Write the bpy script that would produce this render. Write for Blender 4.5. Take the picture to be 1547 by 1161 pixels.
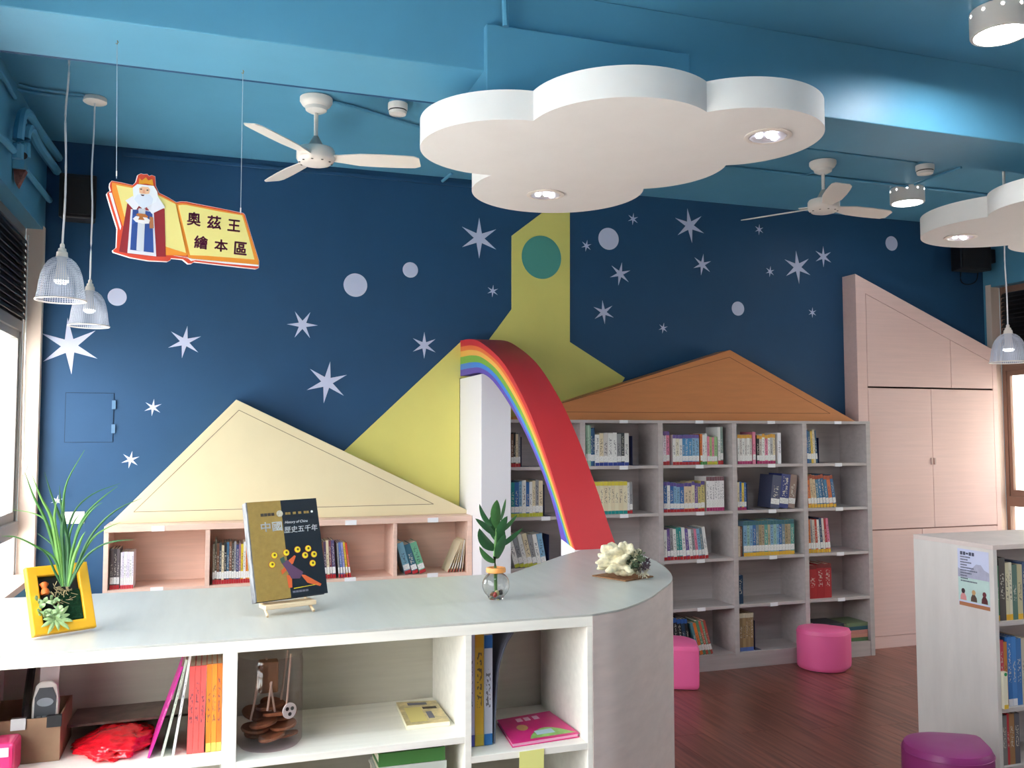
import bpy, bmesh, math, random
from mathutils import Vector, Matrix, Euler, noise
random.seed(7)
for o in list(bpy.data.objects): bpy.data.objects.remove(o)
SC = bpy.context.scene
COL = SC.collection

# ------------------------------------------------------------------ camera
F_PX, IW, IH = 1340.0, 1547.0, 1161.0
CAM_H = 1.57
YAW, PITCH, ROLL = math.radians(18.464), math.radians(3.369), math.radians(-0.062)
_f = Vector((math.sin(YAW)*math.cos(PITCH), math.cos(YAW)*math.cos(PITCH), math.sin(PITCH)))
_r = Vector((math.cos(YAW), -math.sin(YAW), 0)); _u = _r.cross(_f)
CR = _r*math.cos(ROLL) + _u*math.sin(ROLL)
CU = -_r*math.sin(ROLL) + _u*math.cos(ROLL)
CAM = Vector((0, 0, CAM_H))
cd = bpy.data.cameras.new('camera'); cam = bpy.data.objects.new('camera', cd); COL.objects.link(cam)
cd.sensor_width = 36; cd.lens = F_PX/IW*36; cd.clip_start = 0.05; cd.clip_end = 200
M = Matrix.Identity(4)
for i in range(3):
    M[i][0], M[i][1], M[i][2], M[i][3] = CR[i], CU[i], -_f[i], CAM[i]
cam.matrix_world = M
SC.camera = cam

def ray(px, py): return CR*((px-IW/2)/F_PX) - CU*((py-IH/2)/F_PX) + _f
def onX(px, py, x): d = ray(px, py); return CAM + d*(x/d.x)
def onY(px, py, y): d = ray(px, py); return CAM + d*(y/d.y)
def onZ(px, py, z): d = ray(px, py); return CAM + d*((z-CAM_H)/d.z)
def onP(px, py, p, n):
    d = ray(px, py); return CAM + d*((p-CAM).dot(n)/d.dot(n))

# ------------------------------------------------------------------ world, light, exposure
SC.view_settings.view_transform = 'Standard'
try: SC.view_settings.look = 'None'
except Exception: pass
SC.view_settings.gamma = 1.0
SC.view_settings.use_curve_mapping = False
SC.view_settings.exposure = 1.15
w = bpy.data.worlds.new('overcast_sky'); SC.world = w; w.use_nodes = True
bg = w.node_tree.nodes['Background']
bg.inputs['Color'].default_value = (0.97, 0.98, 1.0, 1)
bg.inputs['Strength'].default_value = 5.2
# hazy sun standing behind the back wall: it lights the pale paving beside the building, not the room directly
sl = bpy.data.lights.new('sun', 'SUN'); sl.energy = 16; sl.angle = math.radians(2); sl.color = (1, .97, .92)
so = bpy.data.objects.new('sun', sl); COL.objects.link(so); so.rotation_euler = (math.radians(-38), 0, 0)

WL, WR, WB, WN = -0.945, 5.93, 5.60, -3.0      # inner faces of left, right, back, near walls
CEIL = 3.275
# window openings (y0, y1, z0, z1) on the long walls
WIN_L = [(3.55, 5.56, 0.80, 2.74), (0.25, 3.06, 0.45, 2.74)]
WIN_R = [(3.45, 5.545, 0.80, 2.77), (0.5, 3.0, 0.80, 2.77)]  # second bay is unseen, added to bring more light to the right side
def portal(x, y0, y1, z0, z1, sgn):
    l = bpy.data.lights.new('window_portal', 'AREA'); l.shape = 'RECTANGLE'
    l.size = z1-z0; l.size_y = y1-y0; l.cycles.is_portal = True
    o = bpy.data.objects.new('window_portal', l); COL.objects.link(o)
    o.location = (x, (y0+y1)/2, (z0+z1)/2); o.rotation_euler = (0, -sgn*math.pi/2, 0)
for a in WIN_L: portal(WL-0.15, *a, 1)
for a in WIN_R: portal(WR+0.15, *a, -1)

# ------------------------------------------------------------------ materials
def lin(c): return tuple((v/255/12.92 if v/255 <= .04045 else ((v/255+.055)/1.055)**2.4) for v in c)
_M = {}
def mat(name, rgb, rough=.5, spec=.5, var=0, scale=(8, 8, 8), bump=0, metal=0, emit=0, alpha=None, trans=0, coat=0, det=3, obj=False, sub=0):
    if name in _M: return _M[name]
    m = bpy.data.materials.new(name); m.use_nodes = True; _M[name] = m
    nt = m.node_tree; N = nt.nodes; L = nt.links; b = N['Principled BSDF']
    c = lin(rgb)
    b.inputs['Base Color'].default_value = (*c, 1)
    b.inputs['Roughness'].default_value = rough
    b.inputs['Specular IOR Level'].default_value = spec
    b.inputs['Metallic'].default_value = metal
    b.inputs['Transmission Weight'].default_value = trans
    b.inputs['Coat Weight'].default_value = coat
    if sub: b.inputs['Subsurface Weight'].default_value = sub
    if alpha is not None: b.inputs['Alpha'].default_value = alpha
    if emit:
        b.inputs['Emission Color'].default_value = (*c, 1); b.inputs['Emission Strength'].default_value = emit
    if var or bump:
        t = N.new('ShaderNodeTexCoord'); mp = N.new('ShaderNodeMapping'); mp.inputs['Scale'].default_value = scale
        nz = N.new('ShaderNodeTexNoise'); nz.inputs['Scale'].default_value = 1; nz.inputs['Detail'].default_value = det; nz.inputs['Roughness'].default_value = .6
        L.new(t.outputs['Object'], mp.inputs['Vector']); L.new(mp.outputs['Vector'], nz.inputs['Vector'])
        if var:
            r = N.new('ShaderNodeValToRGB'); e = r.color_ramp.elements
            e[0].position = .3; e[1].position = .7
            e[0].color = (*[max(0, v*(1-var)) for v in c], 1); e[1].color = (*[min(1, v*(1+var)) for v in c], 1)
            L.new(nz.outputs['Fac'], r.inputs['Fac']); L.new(r.outputs['Color'], b.inputs['Base Color'])
        if bump:
            bp = N.new('ShaderNodeBump'); bp.inputs['Strength'].default_value = bump; bp.inputs['Distance'].default_value = .004
            L.new(nz.outputs['Fac'], bp.inputs['Height']); L.new(bp.outputs['Normal'], b.inputs['Normal'])
    return m

def glass_mat(name, tint=(1, 1, 1), gloss=1.0):
    if name in _M: return _M[name]
    m = bpy.data.materials.new(name); m.use_nodes = True; _M[name] = m
    nt = m.node_tree; nt.nodes.clear(); N = nt.nodes; L = nt.links
    o = N.new('ShaderNodeOutputMaterial'); mx = N.new('ShaderNodeMixShader'); tr = N.new('ShaderNodeBsdfTransparent'); gl = N.new('ShaderNodeBsdfGlossy')
    tr.inputs['Color'].default_value = (*tint, 1); gl.inputs['Roughness'].default_value = .03
    # Schlick reflectance from the facing angle, the same on both sides of the pane
    lw = N.new('ShaderNodeLayerWeight'); lw.inputs['Blend'].default_value = .5; pw = N.new('ShaderNodeMath'); pw.operation = 'POWER'; pw.inputs[1].default_value = 5; L.new(lw.outputs['Facing'], pw.inputs[0])
    ml = N.new('ShaderNodeMath'); ml.operation = 'MULTIPLY_ADD'; ml.inputs[1].default_value = .9*gloss; ml.inputs[2].default_value = .04; L.new(pw.outputs[0], ml.inputs[0]); L.new(ml.outputs[0], mx.inputs[0])
    L.new(tr.outputs[0], mx.inputs[1]); L.new(gl.outputs[0], mx.inputs[2]); L.new(mx.outputs[0], o.inputs[0])
    return m

CEILC = (92, 158, 190)
m_ceil = mat('ceiling_blue_paint', CEILC, .42, .45, .04, (3, 3, 3), .05)
m_wall_blue = mat('navy_blue_wall_paint', (34, 76, 114), .55, .4, .04, (4, 4, 4), .04)
m_white = mat('white_paint', (238, 236, 232), .5)
m_cloud = mat('white_plaster', (238, 236, 234), .7, .3, .015, (6, 6, 6), .03)
m_cream = mat('cream_lacquer', (226, 213, 174), .5, .4, .02, (5, 5, 5))
m_line = mat('groove_shadow_brown', (120, 105, 90), .8)
m_line_or = mat('groove_dark_orange', (140, 80, 45), .8)
m_pinkwood = mat('pale_pink_beech', (232, 198, 180), .5, .4, .06, (3, 30, 60), .05)
m_orange = mat('orange_beech_panel', (214, 138, 84), .5, .4, .05, (4, 20, 40), .04)
m_yellow = mat('yellow_painted_board', (228, 219, 122), .5, .4, .02, (4, 4, 4))
m_green = mat('teal_green_disc', (82, 158, 146), .55)
m_greywood = mat('pale_grey_oak', (194, 185, 183), .5, .4, .08, (2.5, 25, 40), .06)
m_counter = mat('whitewashed_oak', (243, 242, 232), .45, .4, .05, (3, 40, 40), .06)
m_ctop = mat('grey_laminate', (190, 192, 186), .32, .5, .05, (25, 3, 3), .03)
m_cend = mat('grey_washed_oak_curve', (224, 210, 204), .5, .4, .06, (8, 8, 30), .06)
m_cab = mat('pink_cabinet_lacquer', (236, 202, 194), .5, .4, .04, (2, 30, 60), .03)
m_cabgap = mat('cabinet_gap', (150, 115, 108), .8)
m_pillar = mat('white_pillar_paint', (236, 234, 238), .5, .4)
m_starlav = mat('lavender_decal', (205, 210, 236), .5)
m_black = mat('black_plastic', (20, 20, 24), .5)
m_dark = mat('dark_grey_metal', (52, 54, 60), .5)
m_chrome = mat('polished_reflector', (235, 235, 240), .35, .5, metal=.6)
m_ivory = mat('ivory_enamel', (240, 232, 224), .35)
m_alu = mat('brushed_aluminium', (150, 148, 146), .4, metal=.3)
m_brownf = mat('brown_window_frame', (140, 108, 92), .5)
m_jamb = mat('cream_pink_jamb', (236, 214, 198), .55)
m_glass = glass_mat('window_glass')
m_tag = mat('white_label_card', (245, 245, 248), .5)
m_ink = mat('grey_print', (110, 110, 125), .6)
m_page = mat('book_paper', (236, 228, 210), .8, .2)
m_gap = mat('dark_gap', (60, 55, 50), .9)

def floor_mat():
    m = bpy.data.materials.new('red_brown_laminate'); m.use_nodes = True
    nt = m.node_tree; N = nt.nodes; L = nt.links; b = N['Principled BSDF']
    t = N.new('ShaderNodeNewGeometry'); oi = N.new('ShaderNodeObjectInfo')
    mp = N.new('ShaderNodeMapping'); mp.inputs['Scale'].default_value = (38, 2.2, 1)
    add = N.new('ShaderNodeVectorMath'); add.operation = 'ADD'
    cmb = N.new('ShaderNodeCombineXYZ'); mul = N.new('ShaderNodeMath'); mul.operation = 'MULTIPLY'; mul.inputs[1].default_value = 37
    L.new(oi.outputs['Random'], mul.inputs[0]); L.new(mul.outputs[0], cmb.inputs[1])
    L.new(t.outputs['Position'], mp.inputs['Vector']); L.new(mp.outputs[0], add.inputs[0]); L.new(cmb.outputs[0], add.inputs[1])
    nz = N.new('ShaderNodeTexNoise'); nz.inputs['Detail'].default_value = 5; nz.inputs['Scale'].default_value = 1
    L.new(add.outputs[0], nz.inputs['Vector'])
    r = N.new('ShaderNodeValToRGB'); e = r.color_ramp.elements
    e[0].position = .3; e[0].color = (*lin((88, 50, 42)), 1); e[1].position = .72; e[1].color = (*lin((150, 92, 78)), 1)
    L.new(nz.outputs['Fac'], r.inputs['Fac'])
    hs = N.new('ShaderNodeHueSaturation'); mr = N.new('ShaderNodeMapRange'); mr.inputs[3].default_value = .88; mr.inputs[4].default_value = 1.1
    L.new(oi.outputs['Random'], mr.inputs[0]); L.new(mr.outputs[0], hs.inputs['Value']); L.new(r.outputs[0], hs.inputs['Color'])
    L.new(hs.outputs[0], b.inputs['Base Color'])
    b.inputs['Roughness'].default_value = .3; b.inputs['Specular IOR Level'].default_value = .5
    bp = N.new('ShaderNodeBump'); bp.inputs['Strength'].default_value = .08; bp.inputs['Distance'].default_value = .002
    L.new(nz.outputs['Fac'], bp.inputs['Height']); L.new(bp.outputs[0], b.inputs['Normal'])
    return m
m_floor = floor_mat()

# ------------------------------------------------------------------ mesh helpers
class MB:
    def __init__(s): s.v = []; s.f = []
    def add(s, vs, fs):
        n = len(s.v); s.v += [tuple(p) for p in vs]; s.f += [tuple(i+n for i in q) for q in fs]; return s
    def box(s, x0, x1, y0, y1, z0, z1):
        return s.add([(x0,y0,z0),(x1,y0,z0),(x1,y1,z0),(x0,y1,z0),(x0,y0,z1),(x1,y0,z1),(x1,y1,z1),(x0,y1,z1)],
                     [(0,3,2,1),(4,5,6,7),(0,1,5,4),(1,2,6,5),(2,3,7,6),(3,0,4,7)])
    def prism(s, pts, off):            # planar polygon extruded along off
        n = len(pts); a = [Vector(p) for p in pts]; o = Vector(off)
        fs = [tuple(range(n)), tuple(range(2*n-1, n-1, -1))]
        fs += [(i, n+i, n+(i+1) % n, (i+1) % n) for i in range(n)]
        return s.add(a+[p+o for p in a], fs)
    def lathe(s, prof, n=24, c=(0, 0, 0), cap=True):
        c = Vector(c); k = len(prof); vs = []
        for i in range(n):
            a = 2*math.pi*i/n
            for r, z in prof: vs.append((c.x+r*math.cos(a), c.y+r*math.sin(a), c.z+z))
        fs = []
        for i in range(n):
            j = (i+1) % n
            for q in range(k-1): fs.append((i*k+q, j*k+q, j*k+q+1, i*k+q+1))
        if cap:
            if prof[0][0] > 1e-6: fs.append(tuple(i*k for i in range(n-1, -1, -1)))
            if prof[-1][0] > 1e-6: fs.append(tuple(i*k+k-1 for i in range(n)))
        return s.add(vs, fs)
    def tube(s, pts, r, n=8):
        pts = [Vector(p) for p in pts]; k = len(pts); vs = []
        for i, p in enumerate(pts):
            d = (pts[min(i+1, k-1)]-pts[max(i-1, 0)]).normalized()
            a = d.cross(Vector((0, 0, 1)))
            if a.length < 1e-3: a = d.cross(Vector((0, 1, 0)))
            a.normalize(); b = d.cross(a); rr = r[i] if isinstance(r, (list, tuple)) else r
            for j in range(n):
                t = 2*math.pi*j/n; vs.append(p+(a*math.cos(t)+b*math.sin(t))*rr)
        fs = [(i*n+j, i*n+(j+1) % n, (i+1)*n+(j+1) % n, (i+1)*n+j) for i in range(k-1) for j in range(n)]
        fs += [tuple(range(n-1, -1, -1)), tuple((k-1)*n+j for j in range(n))]
        return s.add(vs, fs)
    def mesh(s, name, bevel=0, smooth=False, seg=2, auto=True):
        bm = bmesh.new(); vv = [bm.verts.new(p) for p in s.v]
        for q in s.f:
            try: bm.faces.new([vv[i] for i in q])
            except ValueError: pass
        bmesh.ops.remove_doubles(bm, verts=bm.verts, dist=1e-6)
        bmesh.ops.recalc_face_normals(bm, faces=bm.faces)
        if bevel:
            es = [e for e in bm.edges if len(e.link_faces) == 2 and e.calc_face_angle(0) > .5]
            bmesh.ops.bevel(bm, geom=es, offset=bevel, segments=seg, affect='EDGES', profile=.5, clamp_overlap=True)
        big = [f for f in bm.faces if len(f.verts) > 8]
        if big: bmesh.ops.triangulate(bm, faces=big)
        me = bpy.data.meshes.new(name); 
        if smooth:
            for f in bm.faces: f.smooth = True
            for e in bm.edges:
                if len(e.link_faces) == 2 and e.calc_face_angle(0) > .7: e.smooth = False
        bm.to_mesh(me); bm.free(); return me

def link(name, me, m, parent=None, loc=(0, 0, 0)):
    o = bpy.data.objects.new(name, me); COL.objects.link(o)
    if me is not None and m is not None and not me.materials: me.materials.append(m)
    if parent is not None: o.parent = parent
    o.location = loc; return o
def tag(o, label=None, cat=None, group=None, kind=None):
    if label: o['label'] = label
    if cat: o['category'] = cat
    if group: o['group'] = group
    if kind: o['kind'] = kind
    return o
def thing(name, loc, label=None, cat=None, group=None, rz=0, kind=None):
    o = bpy.data.objects.new(name, None); COL.objects.link(o); o.empty_display_size = .05
    o.location = loc; o.rotation_euler = (0, 0, rz)
    return tag(o, label, cat, group, kind)
def part(name, mb, m, root, world=True, bevel=0, smooth=False, sub=None, seg=2):
    """mesh child of root (or of a part); world=True: mb is in world space, root unrotated empty at root.location"""
    if world:
        off = root.matrix_basis.to_translation()
        if sub is not None: off = off + sub.matrix_basis.to_translation()
        s = MB(); s.v = [(p[0]-off.x, p[1]-off.y, p[2]-off.z) for p in mb.v]; s.f = mb.f; mb = s
    return link(name, mb.mesh(name, bevel, smooth, seg), m, sub if sub is not None else root)
def solo(name, mb, m, label, cat, group=None, bevel=0, smooth=False, base=None, kind=None):
    """single mesh thing in world space, origin at its base centre"""
    xs = [p[0] for p in mb.v]; ys = [p[1] for p in mb.v]; zs = [p[2] for p in mb.v]
    b = Vector(base) if base else Vector(((min(xs)+max(xs))/2, (min(ys)+max(ys))/2, min(zs)))
    s = MB(); s.v = [(p[0]-b.x, p[1]-b.y, p[2]-b.z) for p in mb.v]; s.f = mb.f
    o = link(name, s.mesh(name, bevel, smooth), m, None, b); return tag(o, label, cat, group, kind)
def struct(name, mb, m, bevel=0, label=None):
    o = solo(name, mb, m, label, None, bevel=bevel); o['kind'] = 'structure'; return o
def copy_tree(o, parent=None):
    c = o.copy(); COL.objects.link(c); c.parent = parent
    for ch in o.children: copy_tree(ch, c)
    return c
def catmull(pts, k=6):
    P = [Vector(p) for p in pts]; P = [P[0]*2-P[1]] + P + [P[-1]*2-P[-2]]; out = []
    for i in range(1, len(P)-2):
        a, b, c, d = P[i-1:i+3]
        for j in range(k):
            t = j/k
            out.append(.5*((2*b)+(c-a)*t+(2*a-5*b+4*c-d)*t*t+(3*b-a-3*c+d)*t**3))
    out.append(P[-2]); return out
def text_mb(s, size=1.0, bold=0.0, italic=0.0):
    cu = bpy.data.curves.new('lettering', 'FONT'); cu.body = s; cu.size = size; cu.shear = italic
    cu.resolution_u = 3
    o = bpy.data.objects.new('lettering', cu); COL.objects.link(o)
    bpy.context.view_layer.update()
    dg = bpy.context.evaluated_depsgraph_get(); me = bpy.data.meshes.new_from_object(o.evaluated_get(dg))
    vs = [v.co.copy() for v in me.vertices]; fs = [tuple(p.vertices) for p in me.polygons]
    bpy.data.objects.remove(o); bpy.data.curves.remove(cu); bpy.data.meshes.remove(me)
    if bold:                       # heavier strokes: the glyph struck several times slightly apart
        v2, f2 = [], []
        for i in range(8):
            a = i*math.pi/4; n = len(v2); v2 += [p+Vector((bold*math.cos(a), bold*math.sin(a), i*1e-4)) for p in vs]; f2 += [tuple(k+n for k in q) for q in fs]
        vs, fs = v2, f2
    return vs, fs
def text_part(name, s, o, u, v, m, root, width=None, height=None, bold=0, italic=0, sub=None, world=True):
    """lay lettering with lower-left corner o along unit vectors u, v (world or local)"""
    vs, fs = text_mb(s, 1, bold, italic)
    if not vs: return None
    x0 = min(p.x for p in vs); x1 = max(p.x for p in vs); y0 = min(p.y for p in vs); y1 = max(p.y for p in vs)
    sx = (width/(x1-x0)) if width else None; sy = (height/(y1-y0)) if height else None
    sx = sx or sy; sy = sy or sx
    o = Vector(o); u = Vector(u); v = Vector(v)
    mb = MB(); mb.v = [tuple(o+u*((p.x-x0)*sx)+v*((p.y-y0)*sy)) for p in vs]; mb.f = fs
    return part(name, mb, m, root, world, sub=sub)

# ------------------------------------------------------------------ room shell
def wall_x(name, x0, x1, wins, m):
    mb = MB(); ys = sorted(wins); a = WN-.2
    for (y0, y1, z0, z1) in ys:
        mb.box(x0, x1, a, y0, 0, CEIL); mb.box(x0, x1, y0, y1, 0, z0); mb.box(x0, x1, y0, y1, z1, CEIL); a = y1
    mb.box(x0, x1, a, WB, 0, CEIL)
    return struct(name, mb, m)
wall_x('wall_left', WL-.14, WL, WIN_L, m_ceil)
wall_x('wall_right', WR, WR+.14, WIN_R, m_ceil)
struct('wall_back', MB().box(WL-.139, WR+.139, WB, WB+.2, 0, CEIL), m_wall_blue)
struct('wall_near', MB().box(WL-.2, WR+.2, WN-.2, WN, 0, CEIL), mat('pale_near_wall', (242, 241, 238), .6))
struct('ceiling', MB().box(WL-.2, WR+.2, WN-.2, WB+.2, CEIL, CEIL+.2), m_ceil)
fl = struct('floor', MB().box(WL-.2, WR+.2, WN-.2, WB+.2, -.2, -.004), m_floor)
fl_loc = fl.location
# floor planks, running towards the back wall
PW, PL = .19, 1.24
pm = MB().box(0.0008, PW-.0008, 0.0008, PL-.0008, 0, .0046).mesh('plank')
pm.materials.append(m_floor); nx = int((WR-WL)/PW)
for i in range(nx+1):
    x = WL+i*PW
    y = 5.6-PL+ (i*0.47 % 1)*PL*.9
    while y > .6:
        y1 = min(y+PL, WB)
        if y1-y > .1:
            o = link('plank', pm, None, fl); o.location = Vector((x, y, -.0046))-fl_loc
            sx = min(PW, WR-x)/PW
            o.scale = (sx, (y1-y)/PL, 1)
        y -= PL
struct('ground_outside', MB().box(-40, WL-.25, -30, 40, -.5, -.45).box(WR+.25, 45, -30, 40, -.5, -.45).box(WL-.25, WR+.25, -30, WN-.25, -.5, -.45), mat('outdoor_paving', (135, 134, 130), .9))
struct('window_ledge_outside', MB().box(WL-2.0, WL-.15, WN-.2, WB+.4, .50, .62), mat('white_glazed_tile', (238, 236, 230), .5), .004)
struct('neighbour_building', MB().box(WR+3.6, WR+8, -12, 24, -.5, 6.0), mat('cream_render_facade', (206, 200, 186), .9, .3, .1, (.5, .5, .5)))
# ceiling beam with a boxed-in casing
BY0, BY1, BZ = 3.10, 3.465, 2.93
struct('ceiling_beam', MB().box(WL, WR, BY0, BY1, BZ, CEIL), m_ceil, .004)
a = onY(735, 35, BY0-.035); b = onY(1042, 83, BY0-.035)
struct('beam_casing', MB().box(a.x, b.x, BY0-.035, BY1-.12, 2.81, a.z), m_ceil, .004)

# ------------------------------------------------------------------ windows
def make_window(n, xin, out, y0, y1, z0, z1, fm, trans_z, low_z, blind=True):
    """out = -1 for left wall, +1 for right wall"""
    t = thing('window_%d' % n, (xin+out*.1, (y0+y1)/2, z0), kind='structure')
    def bx(name, xa, xb, ya, yb, za, zb, m, bev=.003, sub=None):
        xa, xb = sorted((xin+out*xa, xin+out*xb)); return part(name, MB().box(xa, xb, ya, yb, za, zb), m, t, bevel=bev, sub=sub)
    # jamb lining and sill board
    bx('jamb', -.006, .085, y1-.022, y1+.03, z0, z1+.02, m_jamb); bx('jamb', -.006, .085, y0-.03, y0+.022, z0, z1+.02, m_jamb)
    bx('window_sill', -.02, .12, y0, y1, z0-.02, z0+.015, m_jamb)
    fy0, fy1 = y0+.022, y1-.022; fw = .034
    bx('window_frame', .085, .138, fy0, fy0+fw, z0, z1, fm); bx('window_frame', .085, .138, fy1-fw, fy1, z0, z1, fm)
    bx('window_frame', .085, .138, fy0+fw, fy1-fw, z1-.05, z1, fm)
    bx('transom', .08, .138, fy0+fw, fy1-fw, trans_z-.03, trans_z+.03, fm)
    bx('transom', .07, .138, fy0+fw, fy1-fw, low_z-.05, low_z+.03, fm)
    k = max(1, round((fy1-fy0)/.75)); st = (fy1-fy0-2*fw)/k; sw = .03
    for i in range(k):
        ya, yb = fy0+fw+i*st, fy0+fw+(i+1)*st; za, zb = low_z+.03, trans_z-.03
        s = MB(); xa, xb = sorted((xin+out*.095, xin+out*.122))
        s.box(xa, xb, ya, ya+sw, za, zb).box(xa, xb, yb-sw, yb, za, zb).box(xa, xb, ya+sw, yb-sw, za, za+.05).box(xa, xb, ya+sw, yb-sw, zb-.04, zb)
        sa = part('sash', s, fm, t)
        xa, xb = sorted((xin+out*.107, xin+out*.110))
        part('pane', MB().box(xa, xb, ya+sw, yb-sw, za+.05, zb-.04), m_glass, t, sub=sa)
        part('pane', MB().box(xa, xb, ya, yb, z0+.015, low_z-.05), m_glass, t)
    if not blind:
        xa, xb = sorted((xin+out*.113, xin+out*.117)); part('pane', MB().box(xa, xb, fy0+.05, fy1-.05, trans_z+.03, z1-.05), m_glass, t)
        return t
    # dark slatted blind drawn over the top light
    ns = int((z1-.05-trans_z-.03)/.035)
    smesh = MB().box(-.003, .003, -.5, .5, -.016, .016).mesh('slat'); smesh.materials.append(m_black)
    for i in range(ns):
        o = link('slat', smesh, None, t); o.location = Vector((xin+out*.07, (fy0+fy1)/2, trans_z+.05+i*.035))-t.location
        o.rotation_euler = (0, out*.5, 0); o.scale = (1, fy1-fy0-2*fw, 1)
    bx('blind_backing', .095, .10, fy0+fw, fy1-fw, trans_z+.03, z1-.05, m_dark)
    # pull cord
    if out > 0: return t
    yy = y1-.12
    part('pull_cord', MB().tube(catmull([(xin+out*.055, yy, z1-.06), (xin+out*.05, yy-.01, 1.9), (xin+out*.045, yy-.005, 1.42), (xin+out*.04, yy+.03, 1.38), (xin+out*.035, yy+.07, 1.42)], 5), .004, 6), m_white, t)
    return t
k = 1
for a in WIN_L: make_window(k, WL, -1, *a, m_alu, 2.18 if k == 1 else 2.5, 1.08); k += 1
for a in WIN_R: make_window(k, WR, 1, *a, m_brownf, 2.12, 1.06); k += 1

# ------------------------------------------------------------------ white pillar
PX0, PX1, PYF = 1.51, 1.698, 5.106
struct('pillar', MB().box(PX0, PX1, PYF, WB, 0, 1.945), m_pillar, .004)

# ------------------------------------------------------------------ rainbow arch
OUT = [(5.586, 2.195), (5.33, 2.178), (5.065, 2.121), (4.679, 1.979), (4.344, 1.7735), (4.097, 1.568), (3.876, 1.337), (3.731, 1.165), (3.645, 1.07)]
INN = [(5.586, 1.962), (5.33, 1.960), (5.107, 1.949), (4.865, 1.885), (4.563, 1.740), (4.293, 1.574), (4.06, 1.393), (3.905, 1.235), (3.815, 1.10)]
oc = catmull([(0, y, z) for y, z in OUT], 6); ic = catmull([(0, y, z) for y, z in INN], 6)
nO = len(oc)
RB = thing('rainbow_arch', (1.61, 3.75, 0), 'half rainbow arch with broad red top sweeping from white pillar to counter', 'rainbow arch')
names = [('red', (206, 52, 58)), ('orange', (232, 118, 62)), ('amber', (240, 180, 86)), ('green', (120, 172, 70)), ('blue', (64, 132, 216)), ('violet', (98, 74, 176))]
fr0 = [0, .18, .31, .47, .67, .83, 1]; fr1 = [0, .10, .2, .32, .42, .55, 1]
for kband, (nm, rgb) in enumerate(names):
    mb = MB(); vs = []
    for i in range(nO):
        t = max(0, (i/(nO-1)-.55)/.45); t = t*t
        f0 = fr0[kband]*(1-t)+fr1[kband]*t; f1 = fr0[kband+1]*(1-t)+fr1[kband+1]*t
        p = oc[i].lerp(ic[i], f0); q = oc[i].lerp(ic[i], f1)
        for x in (1.51, 1.71): vs += [(x, p.y, p.z), (x, q.y, q.z)]
    fs = []
    for i in range(nO-1):
        b0, b1 = i*4, (i+1)*4
        fs += [(b0, b1, b1+1, b0+1), (b0+2, b0+3, b1+3, b1+2), (b0, b0+2, b1+2, b1), (b0+1, b1+1, b1+3, b0+3)]
    fs += [(0, 1, 3, 2), (4*nO-4, 4*nO-2, 4*nO-1, 4*nO-3)]
    mb.add(vs, fs)
    part('rainbow_band', mb, mat('rainbow_'+nm, rgb, .5, .4), RB, smooth=True)
part('base_block', MB().box(1.51, 1.71, 3.655, 3.815, 0, 1.0695).prism([(1.51, 3.645, 1.0695), (1.51, 3.815, 1.0695), (1.51, 3.815, 1.1)], (.2, 0, 0)), m_pillar, RB)

# ------------------------------------------------------------------ wall boards: yellow tower, cream and orange triangles
def board(name, pix, y, depth, m, label, cat):
    return solo(name, MB().prism([onY(px, py, y) for px, py in pix], (0, depth, 0)), m, label, cat)
yt = WB-.012
ytow = thing('tower_board', (1.9, WB, 1.3), 'tall yellow tower-shaped board with round teal window on navy wall', 'wall board')
part('board', MB().prism([onY(px, py, yt) for px, py in [(519, 683), (697, 516), (738, 515), (773.5, 467), (773.5, 356), (861, 290), (861, 517), (944, 571)]]+[Vector((2.50, yt, 1.678)), Vector((1.702, yt, 1.678)), Vector((1.702, yt, 1.948)), Vector((1.506, yt, 1.948)), Vector((1.506, yt, 1.088))], (0, .0115, 0)), m_yellow, ytow)
c = onY(818, 389, yt); e = onY(847.5, 389, yt).x-c.x
part('round_window', MB().prism([(c.x+e*math.cos(i*math.pi/24), yt-.003, c.z+e*1.04*math.sin(i*math.pi/24)) for i in range(48)], (0, .003, 0)), m_green, ytow)
def tri_panel(name, pix, inner, y, depth, zbot, m, ml, label):
    t = thing(name, tuple(onY((pix[0][0]+pix[2][0])/2, pix[0][1], y)), label, 'wall panel')
    q = [onY(px, py, y) for px, py in pix]; q[0].z = q[2].z = zbot
    part('panel', MB().prism(q, (0, depth, 0)), m, t, bevel=.002)
    q = [onY(px, py, y) for px, py in inner]; g = MB()
    for i in range(3):
        p0, p1 = q[i], q[(i+1) % 3]; d = (p1-p0).normalized(); nrm = Vector((d.z, 0, -d.x))*.0016
        g.prism([p0-nrm, p1-nrm, p1+nrm, p0+nrm], (0, -.0008, 0))
    part('groove', g, ml, t)
    return t
LSF = 5.29     # low bookcase front
tri_panel('triangle_panel', [(166, 790), (357, 604), (716, 777)], [(202, 774), (361, 620), (655, 762)], 5.43, .155, 1.0836, m_cream, m_line, 'cream triangular roof panel standing on the low pink bookcase')
tri_panel('triangle_panel', [(772, 640), (1103, 529), (1293, 636.5)], [(800, 622.5), (1102, 540), (1254, 625)], 5.40, .185, 1.6756, m_orange, m_line_or, 'orange triangular roof panel standing on the grey bookcase')

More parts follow.
